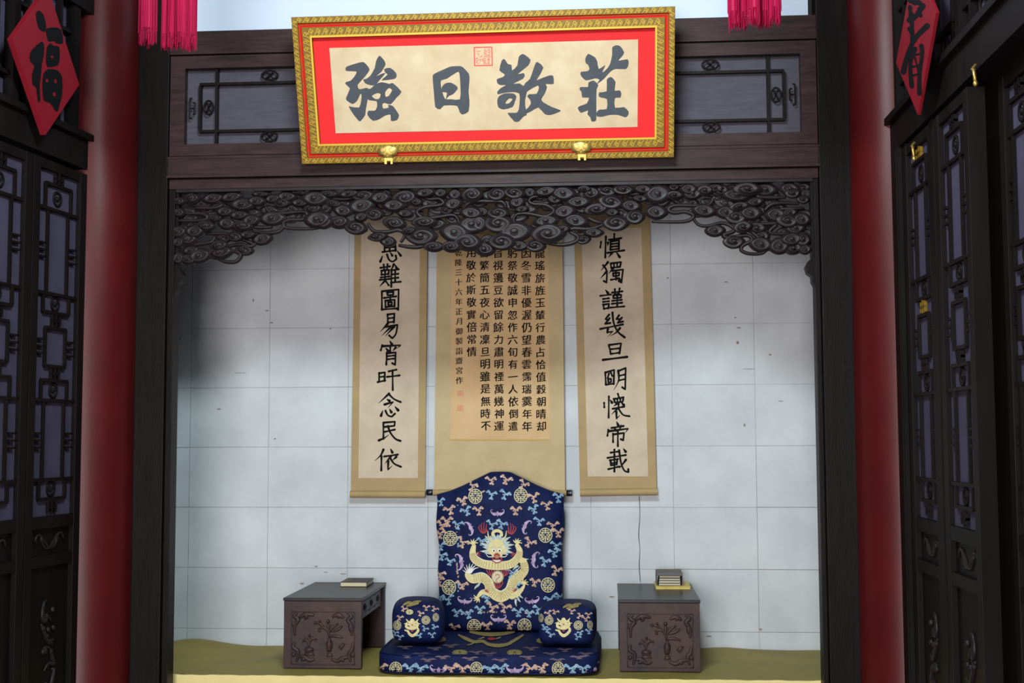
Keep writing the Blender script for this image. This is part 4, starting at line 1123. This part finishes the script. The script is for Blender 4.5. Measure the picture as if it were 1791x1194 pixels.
# backrest
XC, Z0B, YF, TB_ = -.482, .688, .865, .085
def hw(z):
    t = (z - Z0B)
    return .288 + .006 * math.cos((z - 1.30) * 9) + .004 * math.sin(t * 30)
def ztop(x):
    s = abs(x - XC) / .293
    tb = ((0, 0), (.15, .001), (.3, .022), (.58, .062), (.78, .086), (1.0, .104), (9, .104))
    for (a, p), (b, q) in zip(tb, tb[1:]):
        if s <= b: return 1.401 - (p + (q - p) * (s - a) / (b - a))
mb = MB(); NS, NT = 60, 60
for side_i in (0, 1):
    for j in range(NT + 1):
        for i in range(NS + 1):
            s_ = math.sin((i / NS - .5) * pi); t_ = .5 + .5 * math.sin((j / NT - .5) * pi)
            X_ = XC + s_ * .29; Z_ = Z0B + t_ * (ztop(X_) - Z0B)
            X_ = XC + s_ * hw(Z_)
            Z_ = Z0B + t_ * (ztop(X_) - Z0B)
            e = (max(0, 1 - abs(s_) ** 5)) ** .5 * (max(0, 1 - abs(2 * t_ - 1) ** 8)) ** .5
            lean = .025 * (Z_ - Z0B) / .7
            Y_ = (YF - TB_ + lean * .5 - .060 * e) if side_i == 0 else (YF - TB_ + .0 + lean * .5 + .05 * e)
            mb.v.append((X_, Y_, Z_))
o_ = (NS + 1) * (NT + 1)
for j in range(NT):
    for i in range(NS):
        a = j * (NS + 1) + i
        mb.f.append((a, a + 1, a + NS + 2, a + NS + 1)); mb.f.append((a + o_, a + o_ + NS + 1, a + o_ + NS + 2, a + o_ + 1))
back_, bs, back_o = cushion('backrest_cushion', 'tall navy backrest cushion with pointed top and a golden embroidered dragon', 'cushion', mb, (XC, .80, Z0B))
# bolsters
def bolmod(k):
    def f(x, y, z):
        z += .012 * math.cos(x * 9) - .012
        return x + k * y, y, z + (.010 if z > 0 else 0) * (y + .1)
    return f
bolL, blS, blo = cushion('armrest_bolster', 'puffy navy armrest bolster on the left end of the seat cushion', 'cushion',
                         superbox((-.806, .44, .781), .113, .135, .090, .52, 56, 32, bolmod(-.12)), (-.806, .44, .683))
bolR, brS, bro = cushion('armrest_bolster', 'puffy navy armrest bolster on the right end of the seat cushion', 'cushion',
                         superbox((-.166, .44, .776), .119, .135, .086, .42, 56, 32, bolmod(.05)), (-.166, .44, .683))
for b_ in (bolL, bolR): b_['group'] = 'armrest bolsters'

# ---- embroidery motifs (drawn in pixels, laid on the cushion surface)
rm = random.Random(21)
def motif_cloud(sf, parent, x, y, sx, rot, m, flip=1, sq=1.0, seed=0):
    r = random.Random(seed * 7 + int(x * 13 + y * 7))
    c, s = math.cos(rot), math.sin(rot)
    def T(a, b): return (x + sx * (a * c - b * s) * flip, y + sx * (a * s + b * c) * sq)
    dr = Draw(sf, .0009)
    arms = [(-.78, -.38), (.76, -.46), (.12, .78)]
    w = sx * .25
    for ax, ay in arms:
        ax += r.uniform(-.15, .15); ay += r.uniform(-.15, .15)
        dr.ribbon([(*T(0, 0), w * .8), (*T(ax * .45 + .12 * ay, ay * .5 - .1 * ax), w), (*T(ax, ay), w * .9)], 3, 3)
        for dx, dy, rr in ((-.27, 0.1, .26), (.27, .08, .26), (0, -.16, .29)):
            dr.blob(*T(ax + dx, ay + dy), sx * rr, sx * rr * .85 * sq, 9)
    dr.blob(*T(0, 0), sx * .26, sx * .22 * sq, 10)
    for dx, dy in ((-.4, .1), (.42, .15)): dr.blob(*T(dx, dy), sx * .17, sx * .15 * sq, 8)
    return dr.build('cloud_motif', m, parent)
def motif_bat(sf, parent, x, y, sx, rot, sq=1.0):
    c, s = math.cos(rot), math.sin(rot)
    def T(a, b): return (x + sx * (a * c - b * s), y + sx * (a * s + b * c) * sq)
    dr = Draw(sf, .0009); w = sx
    for k in (-1, 1):
        dr.ribbon([(*T(0, .15), w * .34), (*T(.4 * k, .16), w * .40), (*T(.78 * k, .02), w * .26), (*T(.98 * k, -.28), w * .13), (*T(.85 * k, -.5), w * .09), (*T(.68 * k, -.42), w * .07)], 4, 3)
        dr.blob(*T(.45 * k, .3), w * .14, w * .1 * sq, 8)
    dr.blob(*T(0, .05), w * .2, w * .3 * sq, 10)
    dr.ribbon([(*T(0, .2), w * .2), (*T(0, .55), w * .04)], 3, 2)
    b = dr.build('bat_motif', 'thread_lilac', parent)
    dr = Draw(sf, .0014)
    for k in (-1, 1): dr.blob(*T(.1 * k, -.14), w * .055, w * .055 * sq, 6)
    dr.build('eyes', 'navy', b)
    return b
def motif_shou(sf, parent, x, y, rx, ry, m='thread_shou'):
    dr = Draw(sf, .0009); lw = rx * .13
    dr.ribbon([(x + rx * math.cos(a), y + ry * math.sin(a), lw) for a in [2 * pi * i / 16 for i in range(17)]], 2, 1)
    def ln(a, b, c_, d_, k=1.0): dr.ribbon([(x + a * rx, y + b * ry, lw * k), (x + c_ * rx, y + d_ * ry, lw * k)], 2, 1)
    for yy, w_ in ((-.66, .5), (-.42, .74), (-.14, .86), (.10, .80), (.38, .80)): 
        ln(-w_, yy, -.12, yy); ln(.12, yy, w_, yy)
    ln(0, -.9, 0, -.25, 1.3); ln(0, .1, 0, .9, 1.3)
    for k in (-1, 1):
        ln(.45 * k, -.42, .45 * k, -.14); ln(.5 * k, .1, .5 * k, .38); ln(.3 * k, .38, .3 * k, .75); ln(.3 * k, .62, .62 * k, .62)
        ln(.72 * k, -.14, .72 * k, .1)
    return dr.build('longevity_medallion', m, parent)

K = 3.98; bx_ = lambda a, b: (740 + a / K, 810 + b / K)
for a, b in ((364,230),(680,225),(190,522),(851,500),(182,862),(868,846),(355,1135),(706,1130)):
    motif_shou(bs, back_, *bx_(a, b), 11.4, 12.4)
for a, b, r_, k in ((518,345,12,0),(325,450,12.5,-2.0),(715,440,12.5,2.0),(258,685,14,1.45+pi/1.0),(777,670,14,-1.45+pi/1.0),(290,955,12.5,.12),(760,955,12.5,-.12),(525,1080,13.5,0)):
    motif_bat(bs, back_, *bx_(a, b), r_, {0: 0}.get(k, k))
tan = [(475,118,.2,1),(580,115,-.2,1),(345,155,.5,1),(700,150,-.5,1),(275,262,-.3,1),(185,320,-.2,1),(385,325,0,1),(645,325,0,1),(770,235,.4,1),(860,290,.3,1),(135,430,.2,1),(170,400,0,1),(905,430,.1,1),(275,550,.6,1),(745,550,-.5,1),(118,770,.2,1),(928,745,-.2,1),(272,845,.2,1),(778,825,-.2,1),(480,1000,.3,1),(570,1000,-.3,1),(215,1140,.3,1),(440,1125,0,1),(605,1120,0,1),(120,490,.1,1),(940,480,.1,1),(110,820,0,1)]
blu = [(475,215,.2),(575,215,-.2),(120,265,0),(300,330,-.4),(240,425,.2),(770,320,.4),(810,400,0),(940,235,.1),(125,575,0),(130,640,.3),(925,570,0),(915,620,.3),(190,680,.3),(850,680,-.3),(120,930,.2),(175,945,-.2),(945,925,-.2),(880,945,.2),(235,1035,.2),(310,1045,-.2),(395,1015,.1),(665,1035,.1),(740,1040,-.1),(805,1015,0),(478,425,.3),(552,420,-.3),(410,540,0),(620,760,0),(655,845,0),(445,935,0)]
for i, (a, b, r_, f_) in enumerate(tan):
    if b > 470 and 330 < a < 700 and b < 960: continue
    motif_cloud(bs, back_, *bx_(a, b), 9.0 if i % 3 else 8.2, r_, 'thread_tan', 1 if a < 520 else -1, seed=i)
for i, (a, b, r_) in enumerate(blu):
    motif_cloud(bs, back_, *bx_(a, b), 8.6 if i % 2 else 7.8, r_, 'thread_blue', 1 if a < 520 else -1, seed=i + 50)
# flames and pearl
def flame(cx, cy, k, sf=bs, parent=None):
    dr = Draw(sf, .0011)
    for a, b, h_ in ((-26, 20, 34), (-9, 15, 52), (9, 15, 44), (26, 18, 28)):
        dr.ribbon([(*bx_(cx + a * .6 * k, cy + 25), 1.9), (*bx_(cx + a * k + 9 * k, cy - h_ * .3), 1.7), (*bx_(cx + a * k * .8, cy - h_), .5)], 4, 2)
    dr.ribbon([(*bx_(cx - 28 * k, cy + 10), 1.6), (*bx_(cx, cy + 30), 2.4), (*bx_(cx + 25 * k, cy + 15), 1.4)], 3, 2)
    return dr.build('flame_motif', 'thread_red', parent or back_)
flame(422, 455, -1); flame(612, 462, 1); flame(478, 752, -1); flame(565, 752, 1); flame(520, 838, 1)
# dragon
dr = Draw(bs, .0022)
def rb(pts, n=6, cap=5): dr.ribbon([(*bx_(a, b), w / K) for a, b, w in pts], n, cap)
rb([(320,745,20),(312,775,42),(345,805,58),(410,795,66),(455,830,66),(478,890,72),(540,925,80),(600,890,72),(625,830,66),(665,790,66),(705,745,58),(700,690,50),(672,665,36)])
rb([(354,575,30),(346,620,44),(360,665,56),(420,700,58),(520,712,60),(610,700,58),(660,655,52),(672,610,42),(655,570,30)])
rb([(455,900,44),(415,895,34),(388,920,24),(378,935,16)]); rb([(620,925,44),(665,900,34),(695,865,22),(704,845,14)])
for cx, cy, d in ((350, 560, -pi/2 - .1), (655, 555, -pi/2 + .1), (382, 935, pi*.72), (700, 838, -pi*.4)):
    for k in range(5):
        a = d + (k - 2) * .62
        rb([(cx, cy, 11), (cx + 18 * math.cos(a), cy + 18 * math.sin(a), 9), (cx + 34 * math.cos(a + .25), cy + 34 * math.sin(a + .25), 3.5)], 3, 2)
body = dr.build('dragon_embroidery', 'thread_gold', back_)
# spine outline
dr = Draw(bs, .0034)
rb([(345,772,4),(415,760,4),(470,800,4),(490,865,4),(540,888,4),(585,860,4),(598,805,4),(640,760,4),(675,720,4)])
rb([(370,640,4),(425,672,4),(520,682,4)]); rb([(370,640,3),(382,620,2)])
dr.build('outline_stitch', 'thread_white', body)
dr = Draw(bs, .0034)
sp_ = cr_sample([(345,805),(410,795),(455,830),(478,890),(540,925),(600,890),(625,830),(665,790),(705,745),(700,690)], 5)
for i in range(1, len(sp_) - 1):
    (x0, y0), (x1, y1) = sp_[i - 1], sp_[i + 1]; l = math.hypot(x1 - x0, y1 - y0); tx, ty = (x1 - x0) / l, (y1 - y0) / l
    for o1 in (-20, -7, 7, 20):
        cx, cy = sp_[i][0] - ty * o1, sp_[i][1] + tx * o1
        rb([(cx - ty * 7, cy + tx * 7, 2), (cx + tx * 6, cy + ty * 6, 2.4), (cx + ty * 7, cy - tx * 7, 2)], 2, 1)
sp_ = cr_sample([(346,620),(360,665),(420,700),(520,712),(610,700),(660,655),(672,610)], 5)
for i in range(1, len(sp_) - 1):
    (x0, y0), (x1, y1) = sp_[i - 1], sp_[i + 1]; l = math.hypot(x1 - x0, y1 - y0) or 1; tx, ty = (x1 - x0) / l, (y1 - y0) / l
    for o1 in (-14, 0, 14):
        cx, cy = sp_[i][0] - ty * o1, sp_[i][1] + tx * o1
        rb([(cx - ty * 6, cy + tx * 6, 2), (cx + tx * 5, cy + ty * 5, 2.2), (cx + ty * 6, cy - tx * 6, 2)], 2, 1)
dr.build('scale_stitches', 'thread_line', body)
# tail fins, belly fins
dr = Draw(bs, .0028)
for a in range(7):
    an = pi * .95 + a * .42
    rb([(335, 760, 9), (335 + 30 * math.cos(an), 755 + 30 * math.sin(an), 8), (335 + 58 * math.cos(an + .3), 750 + 55 * math.sin(an + .3), 2)], 3, 2)
dr.build('tail_fins', 'thread_white', body)
dr = Draw(bs, .0018)
for x, y, a in ((680,685,.6),(700,665,.2),(650,720,2.6),(395,830,2.2),(380,850,2.5),(660,935,1.2),(645,960,1.6),(670,915,.9),(640,885,-.2)):
    rb([(x - 12 * math.cos(a), y - 12 * math.sin(a), 16), (x + 12 * math.cos(a), y + 12 * math.sin(a), 13), (x + 34 * math.cos(a - .2), y + 34 * math.sin(a - .2), 3)], 3, 2)
dr.build('fins', 'thread_grey', body)
for x, y, s_ in ((372,628,1),(640,630,-1),(432,885,1),(650,880,-1)):
    dr = Draw(bs, .0030)
    for k in range(3): rb([(x, y, 7), (x + s_ * (12 + 4 * k), y - 8 + 10 * k, 6), (x + s_ * 30, y - 18 + 16 * k, 2)], 3, 2)
    dr.build('elbow_flame', 'thread_red', body)
dr = Draw(bs, .0036)                                                    # mane
for a in range(17):
    an = pi * .80 + a * (pi * 1.40 / 16)
    L_ = 78 + 20 * (a % 2)
    x0, y0 = 515 + 42 * math.cos(an), 590 + 45 * math.sin(an)
    rb([(x0, y0, 30), (515 + (L_ * .78) * math.cos(an), 585 + L_ * .8 * math.sin(an), 24), (515 + (L_ + 22) * math.cos(an + .06), 580 + (L_ + 8) * math.sin(an + .06), 3)], 3, 2)
mane = dr.build('mane', 'thread_grey', body)
dr = Draw(bs, .0046)                                                    # head
dr.blob(*bx_(512, 575), 52 / K, 48 / K, 20); dr.blob(*bx_(515, 615), 46 / K, 44 / K, 18)
rb([(478,540,8),(455,505,9),(452,470,3)]); rb([(552,540,8),(575,505,9),(580,470,3)])
rb([(485,500,18),(490,478,20),(516,468,22),(542,478,20),(548,500,18)])
dr.blob(*bx_(470, 600), 22 / K, 26 / K, 12); dr.blob(*bx_(560, 600), 22 / K, 26 / K, 12)
head = dr.build('head', 'thread_gold', body)
dr = Draw(bs, .0058)
for k in (-1, 1):
    dr.blob(*bx_(514 + 21 * k, 606), 14 / K, 11 / K, 12)
    rb([(514 + 30 * k, 650, 6), (514 + 60 * k, 648, 5), (514 + 75 * k, 630, 2)])
dr.blob(*bx_(514, 678), 30 / K, 11 / K, 12)
dr.build('eyes_and_whiskers', 'thread_white', head)
dr = Draw(bs, .0066)
for k in (-1, 1):
    dr.blob(*bx_(514 + 20 * k, 607), 6 / K, 6 / K, 8)
dr.build('pupils', 'ink', head)
dr = Draw(bs, .0064)
dr.blob(*bx_(514, 632), 16 / K, 9 / K, 12); dr.blob(*bx_(502, 638), 10 / K, 7 / K, 10); dr.blob(*bx_(528, 638), 10 / K, 7 / K, 10)
rb([(484,676,8),(490,655,7),(514,650,7),(540,655,7),(546,676,8),(514,690,7),(484,676,6)])
rb([(500,668,9),(528,668,9)])
dr.build('nose_and_mouth', 'thread_red', head)
dr = Draw(bs, .0062)
for k in (-1, 1): rb([(514 + 10 * k, 588, 5), (514 + 24 * k, 580, 9), (514 + 38 * k, 586, 4)])
dr.build('eyebrows', 'thread_grey', head)
dr = Draw(bs, .0028); dr.blob(*bx_(519, 790), 43 / K, 45 / K, 20); pe = dr.build('flaming_pearl', 'thread_line', back_)
dr = Draw(bs, .0034); dr.blob(*bx_(519, 790), 37 / K, 39 / K, 20); dr.build('pearl_face', 'pages', pe)
dr = Draw(bs, .0042); rb([(505,785,3),(512,772,4),(528,775,4),(532,790,4),(518,800,4),(508,815,4),(520,830,3)]); dr.build('pearl_swirl', 'thread_red', pe)

# seat front and top
K2 = 4.165; sx_ = lambda a, b: (640 + a / K2, 1000 + b / K2)
for a in (218, 805, 1400): motif_shou(ss, seat, *sx_(a, 703), 10.3, 11.4)
for a, k in ((530, 0), (1085, 0), (1665, -.6)): motif_bat(ss, seat, *sx_(a, 708), 15, k)
for a, m in ((108, 'tan'), (320, 'blue'), (400, 'blue'), (625, 'tan'), (705, 'tan'), (905, 'blue'), (985, 'blue'), (1195, 'tan'), (1280, 'tan'), (1500, 'blue'), (1580, 'blue')):
    motif_cloud(ss, seat, *sx_(a, 700), 11, rm.uniform(-.3, .3), 'thread_' + m, rm.choice((-1, 1)), .85, seed=a)
for a, b in ((527, 493), (1297, 503), (685, 590), (1083, 590)): motif_shou(ss, seat, *sx_(a, b), 12.5, 4.3, 'thread_dim')
for a, b in ((280,550),(400,600),(500,560),(620,540),(900,600),(800,590),(1200,560),(1350,600),(1450,570),(1550,620),(1180,620),(560,620),(300,610),(760,630),(980,640),(450,640),(1400,640),(1600,600)):
    motif_cloud(ss, seat, *sx_(a, b), 11, 0, 'thread_dimtan', 1, .3, seed=a)
dr = Draw(ss, .0016)
def rs2(pts, n=5): dr.ribbon([(*sx_(a, b), w / K2) for a, b, w in pts], n, 3)
rs2([(675,462,12),(730,490,24),(790,512,22),(850,508,22),(890,530,22),(960,540,26),(1030,530,22),(1070,508,22),(1110,485,20),(1145,462,12)])
rs2([(760,440,16),(850,455,26),(920,458,28),(1010,452,24),(1080,438,14)])
for a, b in ((780, 525), (860, 480), (980, 480), (1060, 525)): rs2([(a, b, 10), (a - 25, b + 8, 8), (a - 45, b + 12, 3)])
sd = dr.build('dragon_embroidery', 'thread_dim', seat)
dr = Draw(ss, .0026); dr.blob(*sx_(915, 492), 7, 2.6, 14); dr.build('flaming_pearl', 'thread_red', sd)
# piping around the seat
for zz in (.603, .676):
    ring = []
    for i in range(97):
        th = 2 * pi * i / 96
        sgn = lambda v: math.copysign(abs(v) ** .24, v)
        ring.append((-.49 + .452 * sgn(math.cos(th)), .535 + .358 * sgn(math.sin(th)), zz))
    MB().tube(ring, .0035, 6, cap=False).build('piping', 'navy', seat, smooth=True)

# bolster motifs
def small_dragon(sf, parent, x, y, s):
    dr = Draw(sf, .0012)
    P = lambda l: [(x + a * s, y + b * s, w * s) for a, b, w in l]
    dr.ribbon(P([(-.55, -.35, .22), (-.6, .0, .26), (-.2, .18, .28), (.25, .15, .28), (.55, -.15, .24), (.5, -.45, .18)]), 5, 4)
    dr.ribbon(P([(.55, .15, .2), (.6, .4, .26), (.35, .72, .28), (0, .9, .3), (-.3, .7, .26), (-.45, .45, .2), (-.75, .35, .12)]), 5, 4)
    dr.blob(x, y - .32 * s, .36 * s, .42 * s, 16); dr.blob(x, y - .68 * s, .2 * s, .16 * s, 12)
    for k in (-1, 1):
        dr.ribbon(P([(.25 * k, -.4, .2), (.5 * k, -.62, .14), (.62 * k, -.8, .05)]), 3, 2)
        dr.ribbon(P([(.3 * k, -.2, .18), (.62 * k, -.3, .12), (.82 * k, -.32, .05)]), 3, 2)
    b = dr.build('dragon_embroidery', 'thread_gold', parent)
    dr = Draw(sf, .0026)
    dr.blob(x, y - .28 * s, .2 * s, .22 * s, 12); dr.build('face', 'thread_shou', b)
    dr = Draw(sf, .0034); dr.blob(x, y - .2 * s, .09 * s, .06 * s, 8); dr.blob(x, y + .42 * s, .12 * s, .12 * s, 8); dr.build('red_details', 'thread_red', b)
small_dragon(blS, bolL, *sx_(338, 398), 17)
small_dragon(brS, bolR, *sx_(1440, 395), 18)
for sf, par, lst in ((blS, bolL, [(230,388,6.5,8),(437,350,7,7),(508,330,5,7),(175,380,3.5,7),(318,292,6,4)]), (brS, bolR, [(1335,352,7,7.5),(1547,387,7.5,7.5),(1278,335,4,7),(1630,385,4.5,7)])):
    for a, b, rx, ry in lst: motif_shou(sf, par, *sx_(a, b), rx, ry, 'thread_shou')
for sf, par, lst in ((blS, bolL, [(215,440,'blue'),(250,470,'blue'),(430,410,'blue'),(500,400,'blue'),(480,455,'blue'),(250,330,'tan'),(400,300,'tan'),(440,260,'tan'),(500,270,'tan'),(280,270,'tan'),(390,460,'blue')]),
                     (brS, bolR, [(1320,420,'blue'),(1350,455,'blue'),(1300,400,'blue'),(1560,440,'blue'),(1620,430,'blue'),(1540,470,'blue'),(1380,290,'tan'),(1330,300,'tan'),(1560,320,'tan'),(1620,310,'tan'),(1600,340,'tan'),(1500,285,'tan')])):
    for a, b, m in lst: motif_cloud(sf, par, *sx_(a, b), 5.2, rm.uniform(-.5, .5), 'thread_' + m, rm.choice((-1, 1)), .9, seed=a)
for sf, par, cx, cy in ((blS, bolL, 335, 228), (brS, bolR, 1500, 246)):
    dr = Draw(sf, .0012)
    dr.ribbon([(*sx_(cx - 60, cy + 14), 3), (*sx_(cx - 25, cy - 2), 5), (*sx_(cx, cy + 6), 6), (*sx_(cx + 30, cy - 6), 5), (*sx_(cx + 62, cy - 12), 3)], 4, 3)
    dr.ribbon([(*sx_(cx - 35, cy + 22), 3), (*sx_(cx, cy + 14), 4), (*sx_(cx + 45, cy + 4), 3)], 4, 3)
    dr.build('gold_embroidery', 'thread_dim', par)
